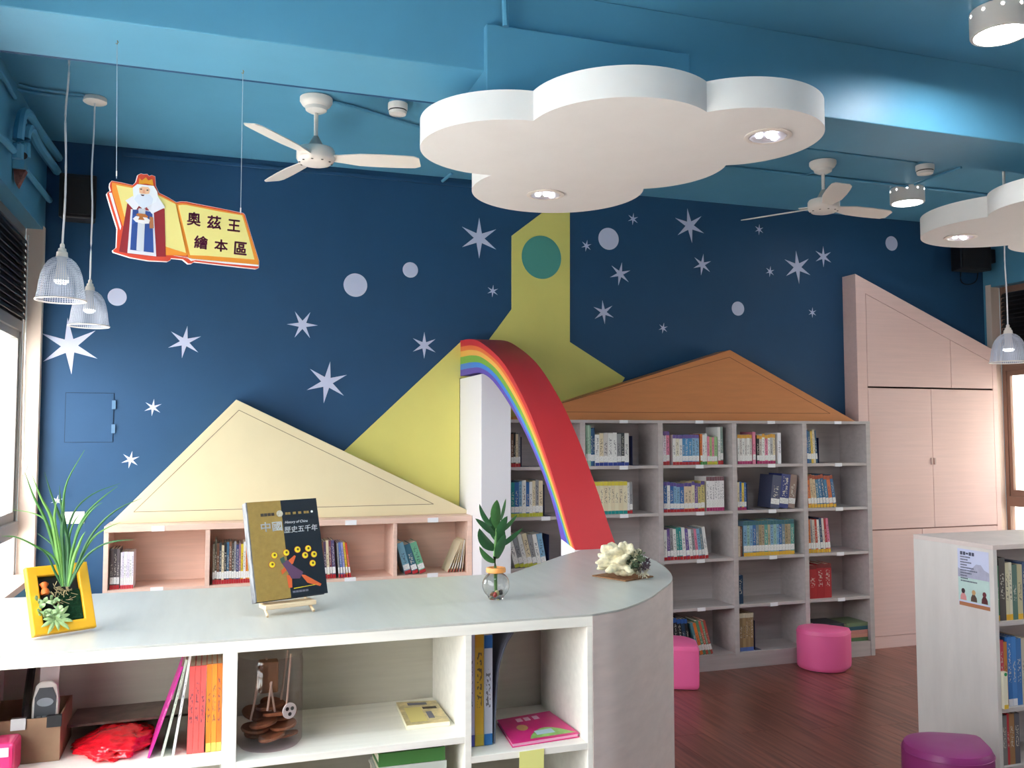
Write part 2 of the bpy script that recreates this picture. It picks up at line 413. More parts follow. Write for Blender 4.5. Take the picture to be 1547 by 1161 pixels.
# ------------------------------------------------------------------ stars and dots on the back wall
def star(cx, cy, r, rot, label):
    c = onY(cx, cy, WB-.002); R = r*c.y/F_PX*1.02/ (ray(cx, cy).normalized().dot(Vector((0,1,0))))**.5
    pts = []
    for i in range(12):
        a = math.radians(rot)+i*math.pi/6; q = R if i % 2 == 0 else R*.27
        pts.append((c.x+q*math.cos(a), WB-.002, c.z+q*math.sin(a)))
    solo('star_decal', MB().prism(pts, (0, .002, 0)), m_starlav, label, 'wall decal', 'star decals on the navy wall')
STARS = [(105, 523, 38, 95, 'largest pale lavender six-pointed star decal, below the paired mesh pendants'),
 (279, 517, 23, 82, 'pale lavender star decal between the hatch and the paired dots, alone on navy wall'),
 (231, 616, 12, 84, 'small star decal above the cream triangle slope, higher of two beside the wall hatch'),
 (197, 695, 12, 80, 'small star decal near the grass plant, lower of two beside the wall hatch'),
 (457, 491, 22, 0, 'medium star decal below and left of the largest wall dot'),
 (494, 578, 31, 82, 'large star decal above the right slope of the cream triangle'),
 (641, 522, 20, 90, 'medium star decal just left of the rainbow top'),
 (724, 360, 31, 90, 'large star decal left of the yellow tower near the big cloud'),
 (744.5, 440, 9.5, 85, 'tiny star decal beside the left edge of the yellow tower'),
 (886, 371.5, 9, 80, 'tiny star decal between the yellow tower and the large dot'),
 (956.5, 331, 9.5, 84, 'tiny star decal right under the big cloud, above the tower-side dot'),
 (937, 414, 18.5, 80, 'medium star decal below the dot beside the yellow tower, upper of two'),
 (912, 472, 18.5, 96, 'medium star decal below the dot beside the yellow tower, lower of two'),
 (1042, 341, 27, 98, 'large star decal right of the big cloud, left of the second fan'),
 (1061, 400, 17, 82, 'medium star decal below the large star near the second fan'),
 (1002, 496, 8.5, 80, 'tiny star decal above the left slope of the orange triangle'),
 (1147, 347, 8.5, 86, 'tiny star decal just below the second fan blade'),
 (1205, 404, 26, 95, 'large star decal left of the pink cabinet top'),
 (1244, 388, 16.5, 90, 'medium star decal right of the large star near the pink cabinet'),
 (1163.5, 410.5, 8.5, 82, 'tiny star decal left of the large star near the pink cabinet'),
 (1227.5, 472.5, 8, 88, 'tiny star decal beside the pink cabinet edge below the large star'),
 (86, 757, 8, 80, 'small star decal behind the grass leaves of the yellow planter')]
for s in STARS: star(*s)
DOTS = [(177, 449, 14, 'round lavender dot decal beside the smaller mesh pendant'), (537, 431, 17.3, 'largest round lavender dot decal on the navy wall'), (620, 408, 11.2, 'medium lavender dot decal right of the largest dot'),
 (919.5, 361, 14.8, 'large lavender dot decal right of the yellow tower'), (1115, 466.5, 9, 'small lavender dot decal above the orange triangle peak'), (1347, 368, 8.7, 'small lavender dot decal above the pink cabinet near the second cloud')]
for cx, cy, r, lab in DOTS:
    c = onY(cx, cy, WB-.002); a = onY(cx+r, cy, WB-.002).x-c.x
    solo('dot_decal', MB().prism([(c.x+a*1.03*math.cos(i*math.pi/20), WB-.002, c.z+a*1.03*math.sin(i*math.pi/20)) for i in range(40)], (0, .002, 0)), m_starlav, lab, 'wall decal', 'dot decals on the navy wall')
# hatch and switch plate
p0 = onY(98, 668, WB); p1 = onY(172, 595, WB)
h = thing('wall_hatch', (p0.x, WB, p0.z), 'square navy access hatch with two hinges flush in the wall', 'hatch')
g = MB(); t_ = .004
for x0, x1, z0, z1 in ((p0.x, p1.x, p0.z-t_, p0.z), (p0.x, p1.x, p1.z, p1.z+t_), (p0.x-t_, p0.x, p0.z-t_, p1.z+t_), (p1.x, p1.x+t_, p0.z-t_, p1.z+t_)): g.box(x0, x1, WB-.0012, WB, z0, z1)
part('gap', g, mat('hatch_gap', (24, 52, 80), .8), h)
part('door', MB().box(p0.x, p1.x, WB-.004, WB, p0.z, p1.z), m_wall_blue, h)
for zz in (p0.z+.05, p1.z-.09):
    part('hinge', MB().box(p1.x-.008, p1.x+.012, WB-.010, WB-.003, zz, zz+.05), mat('grey_hinge', (92, 130, 165), .4), h)
p0 = onY(96.5, 792, WB); p1 = onY(128, 773, WB)
h = thing('switch_plate', (p0.x, WB, p0.z), 'cream rectangular switch plate on the navy wall behind the grass plant', 'switch')
part('plate', MB().box(p0.x, p1.x, WB-.010, WB, p0.z, p1.z), m_ivory, h, bevel=.002)
part('rocker', MB().box(p0.x+.02, p1.x-.05, WB-.014, WB-.009, p0.z+.018, p1.z-.018), m_white, h, bevel=.001)

# ------------------------------------------------------------------ books
def spine_mat(rgb):
    key = 'book_cover_%d_%d_%d' % rgb
    if key in _M: return _M[key]
    m = bpy.data.materials.new(key); m.use_nodes = True; _M[key] = m
    nt = m.node_tree; N = nt.nodes; L = nt.links; b = N['Principled BSDF']; b.inputs['Roughness'].default_value = .42
    tc = N.new('ShaderNodeTexCoord'); sp = N.new('ShaderNodeSeparateXYZ'); L.new(tc.outputs['Object'], sp.inputs[0])
    oi = N.new('ShaderNodeObjectInfo')
    def math_(op, a, b_=None):
        n = N.new('ShaderNodeMath'); n.operation = op
        for i, q in enumerate((a, b_)):
            if q is None: continue
            if isinstance(q, (int, float)): n.inputs[i].default_value = q
            else: L.new(q, n.inputs[i])
        return n.outputs[0]
    # title print: blocky glyph-like marks down the spine (flat print)
    cx = N.new('ShaderNodeCombineXYZ'); 
    L.new(math_('ADD', math_('MULTIPLY', sp.outputs[0], 3.5), math_('MULTIPLY', oi.outputs['Random'], 91)), cx.inputs[0])
    L.new(math_('MULTIPLY', sp.outputs[2], 26), cx.inputs[2])
    vz = N.new('ShaderNodeTexNoise'); vz.inputs['Scale'].default_value = 1; vz.inputs['Detail'].default_value = 1; L.new(cx.outputs[0], vz.inputs['Vector'])
    mk = math_('GREATER_THAN', vz.outputs['Fac'], .54)
    inx = math_('LESS_THAN', math_('ABSOLUTE', math_('SUBTRACT', sp.outputs[0], .5)), .27)
    inz = math_('MULTIPLY', math_('GREATER_THAN', sp.outputs[2], .34), math_('LESS_THAN', sp.outputs[2], math_('ADD', .62, math_('MULTIPLY', oi.outputs['Random'], .3))))
    iny = math_('LESS_THAN', sp.outputs[1], .02)
    fac = math_('MULTIPLY', math_('MULTIPLY', mk, inx), math_('MULTIPLY', inz, iny))
    c = lin(rgb); lum = .3*c[0]+.6*c[1]+.1*c[2]
    ink = lin((60, 60, 75)) if lum > .28 else lin((215, 210, 195))
    mx = N.new('ShaderNodeMix'); mx.data_type = 'RGBA'; L.new(math_('MULTIPLY', fac, .75), mx.inputs['Factor'])
    mx.inputs['A'].default_value = (*c, 1); mx.inputs['B'].default_value = (*ink, 1)
    L.new(mx.outputs['Result'], b.inputs['Base Color']); return m
bk_cover = MB().box(0, 1, 0, .035, 0, 1).box(0, .09, .035, 1, 0, 1).box(.91, 1, .035, 1, 0, 1).mesh('book_cover')
bk_pages = MB().box(.09, .91, .035, .97, .012, .988).mesh('pages')
bk_plate = MB().box(.02, .98, -.006, .03, 0, 1).mesh('spine_plate')
for me in (bk_cover, bk_pages, bk_plate): me.materials.append(m_page)
m_lab = mat('call_number_label', (238, 236, 230), .6, .3, .25, (3, 3, 14), det=1)
def omat(o, m): o.material_slots[0].link = 'OBJECT'; o.material_slots[0].material = m; return o
ORD = ['first', 'second', 'third', 'fourth', 'fifth', 'sixth', 'seventh', 'eighth', 'ninth', 'tenth', 'eleventh', 'twelfth', 'thirteenth', 'fourteenth', 'fifteenth', 'sixteenth', 'seventeenth', 'eighteenth', 'nineteenth', 'twentieth']
def cname(rgb):
    pal = {'white': (235, 235, 235), 'cream': (235, 220, 180), 'grey': (150, 150, 150), 'black': (30, 30, 35), 'red': (190, 40, 45), 'orange': (225, 125, 50), 'yellow': (230, 195, 60), 'green': (70, 140, 80), 'teal': (50, 135, 150), 'blue': (60, 110, 180), 'navy': (35, 45, 95), 'purple': (110, 80, 150), 'pink': (230, 140, 165), 'brown': (125, 85, 60), 'pale blue': (160, 195, 220), 'magenta': (175, 45, 110), 'pale green': (165, 205, 170), 'beige': (205, 180, 150)}
    return min(pal, key=lambda n: sum((a-b)**2 for a, b in zip(pal[n], rgb)))
def book(x, y, z, th, h, d, rgb, label, group, lean=0, lab=True, band=None, top=None, rz=0):
    """x: left edge at the base; lean > 0 tips the top to the left"""
    o = omat(link('book', bk_cover, None), spine_mat(rgb)); tag(o, label, 'book', group)
    o.scale = (th, d, h); o.rotation_euler = (0, -lean, rz); o.location = (x, y, z)
    omat(link('pages', bk_pages, None, o), m_page)
    if lab:
        q = omat(link('spine_label', bk_plate, None, o), m_lab); q.location = (0, 0, .13); q.scale = (1, 1, .17)
    if band:
        q = omat(link('spine_band', bk_plate, None, o), mat('band_%d_%d_%d' % band, band, .5)); q.location = (0, 0, .002); q.scale = (1, 1, .10)
    if top:
        q = omat(link('spine_band', bk_plate, None, o), mat('band_%d_%d_%d' % top, top, .5)); q.location = (0, 0, .88); q.scale = (1, 1, .118)
    return o
RED, MAG, YEL, GRN, TEAL, NAVY = (178, 36, 44), (170, 40, 100), (232, 180, 50), (70, 140, 70), (20, 140, 140), (34, 42, 92)
W_, CR_, GY, BK, BL, SKY, PK, OR, BR, PU = (232, 232, 228), (226, 212, 178), (150, 150, 152), (32, 32, 36), (48, 104, 170), (130, 175, 205), (226, 130, 158), (220, 118, 48), (122, 82, 60), (112, 84, 152)
def pack(ths, leans, hs, x0, wall):
    """left edges of books standing on a shelf, each tipped left by leans[i] (>=0) against the one before; wall = x of the surface to the left"""
    xs = []; prev = [(wall, 0), (wall, 1)]; x = x0
    for t, l, h in zip(ths, leans, hs):
        top = h*math.cos(l)
        for px, pz in prev: x = max(x, px+min(pz, top)*math.tan(l)+.0006)
        if len(prev) == 2 and prev[1][1] > prev[0][1] and prev[1][1] != 1:      # own top-left corner against the slanted face before
            (ax, az), (bx_, bz) = prev; f_ = min(1, max(0, (top-az)/(bz-az)))
            if top < bz: x = max(x, ax+(bx_-ax)*f_+h*math.sin(l)+.0006)
        xs.append(x); c, s_ = math.cos(l), math.sin(l)
        prev = [(x+t*c, t*s_), (x+t*c-h*s_, t*s_+h*c)]; x = prev[0][0]+.0004
    return xs, x
def run(x0, x1, y, z, n, h, cols, where, group, lean=0., band=None, top=None, lab=True, hv=.008, start=0, d=.155, wall=None, thick=None):
    """n books between x0 and x1; lean in degrees (number or (first, last)), positive tips left, negative tips right"""
    a, b = lean if isinstance(lean, tuple) else (lean, lean)
    L = [math.radians(a+(b-a)*i/max(1, n-1)) for i in range(n)]
    hs = [h+random.uniform(-hv, hv) for _ in range(n)]
    ws = thick or [(x1-x0)/n*random.uniform(.78, 1.22) for _ in range(n)]
    mir = a < 0 or b < 0
    if mir:
        Ls = [-v for v in L][::-1]; hh = hs[::-1]; wl = -(wall if wall is not None else x1); xx0, xx1 = -x1, -x0
    else:
        Ls, hh, wl, xx0, xx1 = L, hs, (wall if wall is not None else x0), x0, x1
    lo, hi = .2, 1.3
    for _ in range(24):
        m_ = (lo+hi)/2; t = [w_*m_ for w_ in (ws[::-1] if mir else ws)]
        if pack(t, Ls, hh, xx0, wl)[1] <= xx1: lo = m_
        else: hi = m_
    sc = lo if thick is None else 1
    t = [w_*sc for w_ in (ws[::-1] if mir else ws)]; xs, _ = pack(t, Ls, hh, xx0, wl)
    for k_ in range(n):
        i = n-1-k_ if mir else k_; c = cols[i % len(cols)]; l = L[i]
        lb_ = '%s book, %s %s' % (cname(c), ORD[start+i], where)
        if mir: bx, bz = -xs[k_]-t[k_]*math.cos(l), z+t[k_]*math.sin(-l)
        else: bx, bz = xs[k_], z
        book(bx, y, bz+.0004, t[k_], hs[i], d, c, lb_, group, l, lab, band[i] if isinstance(band, list) else band, top)
def bookend(x, y, z, h, label, lean=0):
    o = thing('bookend', (x, y, z+.0006), label, 'bookend', 'navy metal bookends in the grey bookcase')
    part('plate', MB().box(0, .003, 0, .12, 0, h), mat('navy_enamel', (34, 42, 82), .4), o, world=False, bevel=.001)
    part('foot', MB().box(.003, .05, 0, .1, 0, .002), _M['navy_enamel'], o, world=False)

# ------------------------------------------------------------------ grey bookcase
GF, GB = 5.297, WB-.002
GX = [1.700, 2.25, 2.81, 3.376, 3.946, 4.492]
GZ = [1.655, 1.355, 1.040, 0.723, 0.403, 0.084]      # underside of each board
gb = thing('bookcase', ((GX[0]+GX[-1])/2, (GF+GB)/2, 0), 'tall pale grey oak bookcase with five bays under orange triangle', 'bookcase')
for i, x in enumerate(GX):
    t0 = -.0 if i == 0 else -.018; t1 = .036 if i == 0 else .018
    part('side_panel', MB().box(x+t0, x+t1, GF, GB, .0 if i in (0, 5) else .084, 1.655), m_greywood, gb, bevel=.0015)
part('top_board', MB().box(GX[0], GX[-1]+.018, GF-.002, GB, 1.655, 1.675), m_greywood, gb, bevel=.0015)
part('back_panel', MB().box(GX[0]+.04, GX[-1]-.02, GB-.012, GB, .1, 1.655), m_greywood, gb)
part('plinth', MB().box(GX[0]+.036, GX[-1]-.018, GF+.004, GF+.022, 0, .084), m_greywood, gb)
CELLX = []
for cix in range(5):
    xa = GX[cix]+(.036 if cix == 0 else .018); xb = GX[cix+1]-.018; CELLX.append((xa, xb))
    for r in range(1, 6):
        sh = part('shelf', MB().box(xa, xb, GF+.003, GB-.012, GZ[r], GZ[r]+.02), m_greywood, gb, bevel=.001)
        if r < 5:
            xm = (xa+xb)/2+.01
            tg = part('shelf_label', MB().box(xm-.03, xm+.03, GF-.0002, GF+.003, GZ[r]-.004, GZ[r]+.021), m_tag, gb, sub=sh)
    xm = (xa+xb)/2+.01
    part('shelf_label', MB().box(xm-.03, xm+.03, GF-.005, GF-.002, 1.654, 1.675), m_tag, gb)
GBY = GF+.03
def gx(px, row, off=0): return onY(px, [670, 745, 815, 880, 950][row], GBY).x
SHELFN = ['top', 'second', 'third', 'fourth', 'bottom']
BAYN = ['bay beside the white pillar', 'bay behind the rainbow foot', 'middle bay', 'bay before the last', 'bay beside pink cabinet']
def grun(cix, row, px0, px1, n, h, cols, **kw):
    xa, xb = CELLX[cix]; x0 = max(xa+.002, gx(px0, row)); x1 = min(xb-.002, gx(px1, row))
    lz = kw.get('lean', 0); lz = lz[0] if isinstance(lz, tuple) else lz
    if lz: kw['wall'] = xa+.001 if lz > 0 else xb-.001
    run(x0, x1, GBY+random.uniform(-.006, .006), GZ[row+1]+.02, n, h, cols, 'from left on %s shelf, grey bookcase %s' % (SHELFN[row], BAYN[cix]), 'books in the grey bookcase', **kw)
# bay 0
grun(0, 0, 772, 786, 4, .215, [BR, BK, CR_, GY], band=RED)
bookend(gx(787.5, 0), GBY, GZ[1]+.02, .19, 'navy metal bookend on top shelf beside the white pillar')
grun(0, 1, 772, 820, 9, .225, [TEAL, BL, SKY, W_, BL, W_, CR_, GY, CR_], band=(190, 190, 60))
bookend(gx(822, 1), GBY, GZ[2]+.02, .20, 'navy metal bookend on second shelf beside the white pillar')
grun(0, 2, 772, 826, 7, .215, [W_, GY, W_, CR_, GY, W_, SKY], lean=(16, 10), band=(190, 190, 60))
bookend(gx(829, 2), GBY, GZ[3]+.02, .20, 'navy metal bookend on third shelf beside the white pillar')
# bay 1
grun(1, 0, 885, 893, 3, .266, [(150, 190, 165), (190, 215, 195), (150, 190, 165)], hv=.004)
grun(1, 0, 893, 899, 2, .25, [(44, 96, 140), (40, 80, 120)], start=3)
grun(1, 0, 899, 950, 8, .212, [W_, CR_, (205, 200, 195), W_, W_, GY, (60, 66, 70), W_], band=(50, 70, 150), start=5)
bookend(gx(955, 0), GBY, GZ[1]+.02, .195, 'navy metal bookend on top shelf behind the rainbow')
grun(1, 1, 890, 948, 10, .212, [CR_, (232, 222, 190)], band=TEAL, top=(222, 206, 70), lab=False, hv=.001)
grun(1, 1, 948, 956, 2, .208, [W_, GY], band=RED, start=10)
# bay 2
grun(2, 0, 1002, 1012, 2, .232, [(236, 226, 236), PK], top=PU, band=RED)
grun(2, 0, 1016, 1056, 8, .203, [W_, (226, 222, 200), W_, (70, 140, 190), (80, 150, 200), (70, 140, 190), SKY, SKY], top=(110, 90, 160), band=RED, hv=.002, start=2)
grun(2, 0, 1057.5, 1068, 3, .21, [OR, W_, W_], start=10, band=GRN)
grun(2, 0, 1068, 1083, 4, .195, [PK, (160, 190, 120), PK, (150, 190, 130)], start=13, band=(200, 190, 60))
grun(2, 0, 1084.5, 1092.5, 2, .262, [W_, (130, 150, 140)], start=17, band=RED)
grun(2, 1, 1002, 1064, 12, .197, [BL, W_, BL, SKY, SKY, BL, (222, 200, 168), (222, 200, 168), CR_, PU, (205, 190, 120), (205, 190, 120)], band=RED, top=(96, 80, 150))
grun(2, 1, 1067, 1094, 7, .232, [(238, 236, 236)], band=MAG, top=(120, 80, 90), hv=.001, start=12)
grun(2, 2, 1003, 1070, 14, .205, [W_, PU, GY, W_, (60, 150, 140), TEAL, W_, (110, 90, 160), W_, GY, PK, SKY, (110, 130, 140), W_], band=RED, lean=(1, 8))
grun(2, 4, 1003, 1046, 7, .252, [BK, (30, 40, 52), BK, (34, 34, 40), BK, (36, 60, 84), BK], band=OR, lean=(3, 9), lab=False, top=(40, 90, 160))
grun(2, 4, 1054, 1077, 6, .225, [(80, 130, 140), OR, (90, 140, 110), (205, 90, 70), (110, 150, 120), (180, 80, 70)], lean=15, start=7)
# bay 3
grun(3, 0, 1113.5, 1135.5, 6, .203, [W_, (205, 200, 195)], top=(226, 168, 62), band=MAG, hv=.002)
grun(3, 0, 1137, 1141.5, 1, .222, [PK], start=6)
grun(3, 0, 1143, 1171, 7, .205, [BK, (200, 190, 180), W_, PK, W_, (180, 180, 180), CR_], top=(226, 168, 62), band=MAG, start=7)
grun(3, 0, 1174.5, 1179.5, 1, .212, [(236, 236, 240)], start=14, lab=False)
grun(3, 1, 1114, 1127.5, 4, .188, [CR_, BL, (235, 205, 80), BL], band=MAG)
bookend(gx(1128.5, 1), GBY, GZ[2]+.02, .18, 'navy metal bookend on second shelf left of the leaning dark books')
grun(3, 1, 1163, 1200, 3, .232, [(74, 80, 108), (42, 54, 120), (150, 125, 115)], lean=-7, start=4, band=None)
grun(3, 2, 1115, 1121.5, 2, .2, [(222, 206, 180), BR], lab=False)
grun(3, 2, 1123, 1200, 17, .24, [SKY, (150, 190, 180), SKY, BL, (120, 140, 150), (170, 150, 110), (180, 160, 130), (90, 160, 150), (180, 170, 140)], band=(226, 176, 52), top=(60, 110, 120), hv=.001, start=2)
grun(3, 3, 1116, 1123, 1, .185, [(26, 62, 96)], lab=False)
grun(3, 4, 1117, 1138, 5, .255, [(150, 125, 90), (165, 140, 100)], lab=False, band=(90, 120, 190), top=(205, 195, 170), hv=.001)
bookend(gx(1140, 4), GBY, GZ[5]+.02, .2, 'blue metal bookend on the bottom shelf')
# bay 4
grun(4, 0, 1219.5, 1235, 5, .235, [BL, (60, 110, 140), (226, 190, 70), CR_, (40, 84, 120)], lean=(2, 3))
bookend(gx(1236.5, 0), GBY, GZ[1]+.02, .18, 'navy metal bookend on top shelf beside the pink cabinet')
grun(4, 1, 1222, 1264, 9, .23, [OR, (215, 190, 150), (210, 186, 150), (60, 120, 150), (40, 110, 160), (30, 90, 130), (50, 120, 160), (205, 110, 60), (40, 100, 150)], band=(226, 176, 52), lean=(4, 8), top=(170, 80, 50))
grun(4, 2, 1221.5, 1255, 9, .24, [OR, GY, (205, 195, 180), (200, 70, 50), W_, (50, 70, 100), (225, 215, 205), (190, 50, 60), PK], band=(226, 176, 52), lean=(2, 5))
grun(4, 3, 1222.5, 1257, 3, .235, [(176, 42, 46), (172, 40, 46), (176, 44, 48)], lab=False, top=(120, 40, 40))
def flat(name, c, w_, d_, t, rz, m, label, cat, group=None, pages=True, rx=0):
    o = thing(name, c, label, cat, group, rz); o.rotation_euler = (rx, 0, rz)
    part('cover', MB().box(-w_/2, w_/2, -d_/2, d_/2, t*.88, t).box(-w_/2, w_/2, -d_/2, d_/2, 0, t*.12).box(-w_/2, -w_/2+.003, -d_/2, d_/2, t*.12, t*.88), m, o, world=False)
    part('pages', MB().box(-w_/2+.003, w_/2-.004, -d_/2+.004, d_/2-.004, t*.12, t*.88), m_page, o, world=False)
    return o
xa, xb = CELLX[4]
zz = GZ[5]+.02
for k_, c_ in enumerate([(84, 118, 80), (214, 150, 132), (206, 140, 130), (52, 96, 110), (120, 138, 104)]):
    flat('book', (xb-.10, GF+.125, zz+.0006+k_*.026), .2, .19, .025, math.pi/2+.02*k_-.04, spine_mat(c_), '%s book, %s from the bottom in flat pile by the pink cabinet' % (cname(c_), ORD[k_]), 'book', 'flat pile at the bookcase end')
for k_, c_ in enumerate([(40, 48, 84), (48, 60, 60), (52, 56, 96), (44, 50, 80), (60, 64, 72)]):
    flat('book', (xb-.31, GF+.125, zz+.0006+k_*.027), .2, .2, .026, math.pi/2+.02-.01*k_, spine_mat(c_), 'dark %s book, %s from the bottom in flat pile behind the pink stool' % (cname(c_), ORD[k_]), 'book', 'flat pile behind the stool')

# ------------------------------------------------------------------ low pink bookcase
LX = [-.563, -.03, .50, 1.03, 1.507]; LB = WB-.002
lb = thing('low_bookcase', (.47, 5.44, 0), 'low pale pink beech bookcase under the cream triangle', 'bookcase')
LT = 1.083
part('top_board', MB().box(LX[0], LX[-1], LSF-.002, LB, LT-.034, LT), m_pinkwood, lb, bevel=.002)
for i, x in enumerate(LX):
    a_, b_ = (x, x+.024) if i == 0 else ((x-.03, x) if i == 4 else (x-.012, x+.012))
    part('side_panel', MB().box(a_, b_, LSF, LB, 0 if i in (0, 4) else .06, LT-.034), m_pinkwood, lb, bevel=.0015)
part('back_panel', MB().box(LX[0]+.024, LX[-1]-.03, LB-.012, LB, .06, LT-.034), m_pinkwood, lb)
part('plinth', MB().box(LX[0]+.024, LX[-1]-.03, LSF+.01, LSF+.03, 0, .06), m_pinkwood, lb)
LZ = [.738, .40, .06]
LCELL = []
for i in range(4):
    xa = LX[i]+(.024 if i == 0 else .012); xb = LX[i+1]-(.03 if i == 3 else .012); LCELL.append((xa, xb)); xm = (xa+xb)/2
    for r in range(3):
        sh = part('shelf', MB().box(xa, xb, LSF+.002, LB-.012, LZ[r]-.022, LZ[r]), m_pinkwood, lb, bevel=.001)
        part('shelf_label', MB().box(xm-.033, xm+.033, LSF-.001, LSF+.002, LZ[r]-.024, LZ[r]+.006), m_tag, lb, sub=sh)
    part('shelf_label', MB().box(xm-.033, xm+.033, LSF-.005, LSF-.002, LT-.034, LT-.006), m_tag, lb)
def lx(px): return onY(px, 850, LSF+.035).x
def lrun(c, px0, px1, n, h, cols, **kw):
    kw.setdefault('d', .16)
    lz = kw.get('lean', 0); lz = max(lz, key=abs) if isinstance(lz, tuple) else lz
    if lz and 'start' not in kw or lz < 0: kw['wall'] = LCELL[c][0]+.001 if lz > 0 else LCELL[c][1]-.001
    run(max(LCELL[c][0]+.002, lx(px0)), min(LCELL[c][1]-.002, lx(px1)), LSF+.035, LZ[0], n, h, cols, 'from left in low pink bookcase, %s' % ['cell by the window', 'cell behind the gold book', 'cell right of the gold book', 'cell beside the pillar'][c], 'books in the low pink bookcase', **kw)
lrun(0, 166, 181, 3, .225, [(96, 84, 86), (70, 62, 66), (110, 100, 104)], band=RED)
lrun(0, 182, 202, 7, .20, [(232, 226, 236), (224, 216, 232), W_], band=(196, 60, 70), start=3, hv=.002)
lrun(1, 321, 378, 16, .235, [(150, 140, 120), (84, 76, 60), BR, (60, 70, 80), CR_, BK, (60, 100, 130), BR, (70, 70, 70), GY, (60, 70, 120), (150, 110, 130), (222, 196, 50), W_, OR, (224, 180, 60)], band=RED, hv=.018)
lrun(2, 462, 508, 10, .215, [(150, 50, 60), SKY, PU, (140, 60, 90), (110, 50, 80), BR, (80, 60, 90), CR_, (120, 60, 80), (90, 80, 120)], band=RED, lean=(0, 4), hv=.01)
lrun(2, 508, 531, 5, .205, [GY, (90, 120, 190), (150, 150, 200), (226, 190, 60), (206, 70, 50)], band=RED, lean=(4, 8), start=10)
lrun(3, 612, 644, 3, .19, [(120, 170, 190), (50, 100, 120), (110, 175, 140)], lean=(16, 19), band=RED)
lrun(3, 676, 704, 6, .195, [CR_, (214, 190, 150), CR_, (222, 200, 160), W_, CR_], lean=(-24, -6), band=RED, start=3)

# ------------------------------------------------------------------ tall pink cabinet
CX0, CX1, CY = 4.542, 5.885, 5.452
def cz(px, py): return onY(px, py, CY)
zl, zr = 2.787, 2.239
cb = thing('tall_cabinet', ((CX0+CX1)/2, 5.52, 0), 'tall pink built-in cupboard with slanted top in the corner by window', 'cupboard')
sl = (zr-zl)/(CX1-CX0)
def topz(x): return zl+sl*(x-CX0)
part('carcass', MB().prism([(CX0, CY+.012, 0), (CX1, CY+.012, 0), (CX1, CY+.012, zr), (CX0, CY+.012, zl)], (0, WB-CY-.014, 0)), m_cab, cb)
fx0, fx1 = CX0+.088, CX1-.045
# face frame: left stile, right stile, sloping head rail, plinth
part('stile', MB().prism([(CX0, CY, 0), (fx0, CY, 0), (fx0, CY, topz(fx0)), (CX0, CY, zl)], (0, .012, 0)), m_cab, cb)
part('stile', MB().prism([(fx1, CY, 0), (CX1, CY, 0), (CX1, CY, zr), (fx1, CY, topz(fx1))], (0, .012, 0)), m_cab, cb)
HR = .108
part('head_rail', MB().prism([(fx0, CY, topz(fx0)-HR), (fx1, CY, topz(fx1)-HR), (fx1, CY, topz(fx1)), (fx0, CY, topz(fx0))], (0, .012, 0)), m_cab, cb)
part('plinth', MB().box(fx0, fx1, CY, CY+.012, 0, .085), m_cab, cb)
part('reveal', MB().box(fx0, fx1, CY+.0105, CY+.0122, .085, 1.95).prism([(fx0, CY+.0105, 1.93), (fx1, CY+.0105, 1.93), (fx1, CY+.0105, topz(fx1)-HR), (fx0, CY+.0105, topz(fx0)-HR)], (0, .0016, 0)), m_cabgap, cb)
G = .0035
xs = 5.425; xm = 5.222
def door(pts): return part('door', MB().prism([(x, CY-.001, z) for x, z in pts], (0, .012, 0)), m_cab, cb, bevel=.0012)
door([(fx0+G, 1.938+G), (xs-G, 1.938+G), (xs-G, topz(xs-G)-HR-G), (fx0+G, topz(fx0+G)-HR-G)])
door([(xs+G*.3, 1.938+G), (fx1-G, 1.938+G), (fx1-G, topz(fx1-G)-HR-G), (xs+G*.3, topz(xs+G*.3)-HR-G)])
d1 = door([(fx0+G, .870+G), (xm-G*.5, .870+G), (xm-G*.5, 1.932-G), (fx0+G, 1.932-G)])
d2 = door([(xm+G*.5, .870+G), (fx1-G, .870+G), (fx1-G, 1.932-G), (xm+G*.5, 1.932-G)])
mh = mat('pink_knob', (205, 172, 162), .4)
part('handle', MB().box(xm-.022, xm-.005, CY-.012, CY-.001, 1.35, 1.40), mh, cb, sub=d1, bevel=.002)
part('handle', MB().box(xm+.005, xm+.022, CY-.012, CY-.001, 1.35, 1.40), mh, cb, sub=d2, bevel=.002)
door([(fx0+G, .088), (xm-.12-G*.5, .088), (xm-.12-G*.5, .864), (fx0+G, .864)])
door([(xm-.12+G*.5, .088), (fx1-G, .088), (fx1-G, .864), (xm-.12+G*.5, .864)])


# ------------------------------------------------------------------ main counter
CT, CF = 1.07, 2.329
arc = catmull([(1.016, CF, 0), (1.110, 2.362, 0), (1.197, 2.424, 0), (1.300, 2.522, 0), (1.397, 2.635, 0), (1.529, 2.804, 0), (1.640, 3.067, 0), (1.715, 3.40, 0), (1.715, 3.64, 0)], 5)
back = [Vector((1.538, 3.643, 0)), Vector((1.383, 3.492, 0)), Vector((1.033, 3.105, 0)), Vector((-.935, 3.15, 0))]
plan = [Vector((-.935, CF, 0))] + arc + back
ct = thing('library_counter', (.4, 2.75, 0), 'long whitewashed oak counter with grey top and curved end', 'counter')
part('worktop', MB().prism([(p.x, p.y, CT-.006) for p in plan], (0, 0, .006)), m_ctop, ct, bevel=.001)
part('front_rail', MB().box(-.935, 1.016, CF, CF+.36, CT-.034, CT-.0062), m_counter, ct, bevel=.001)
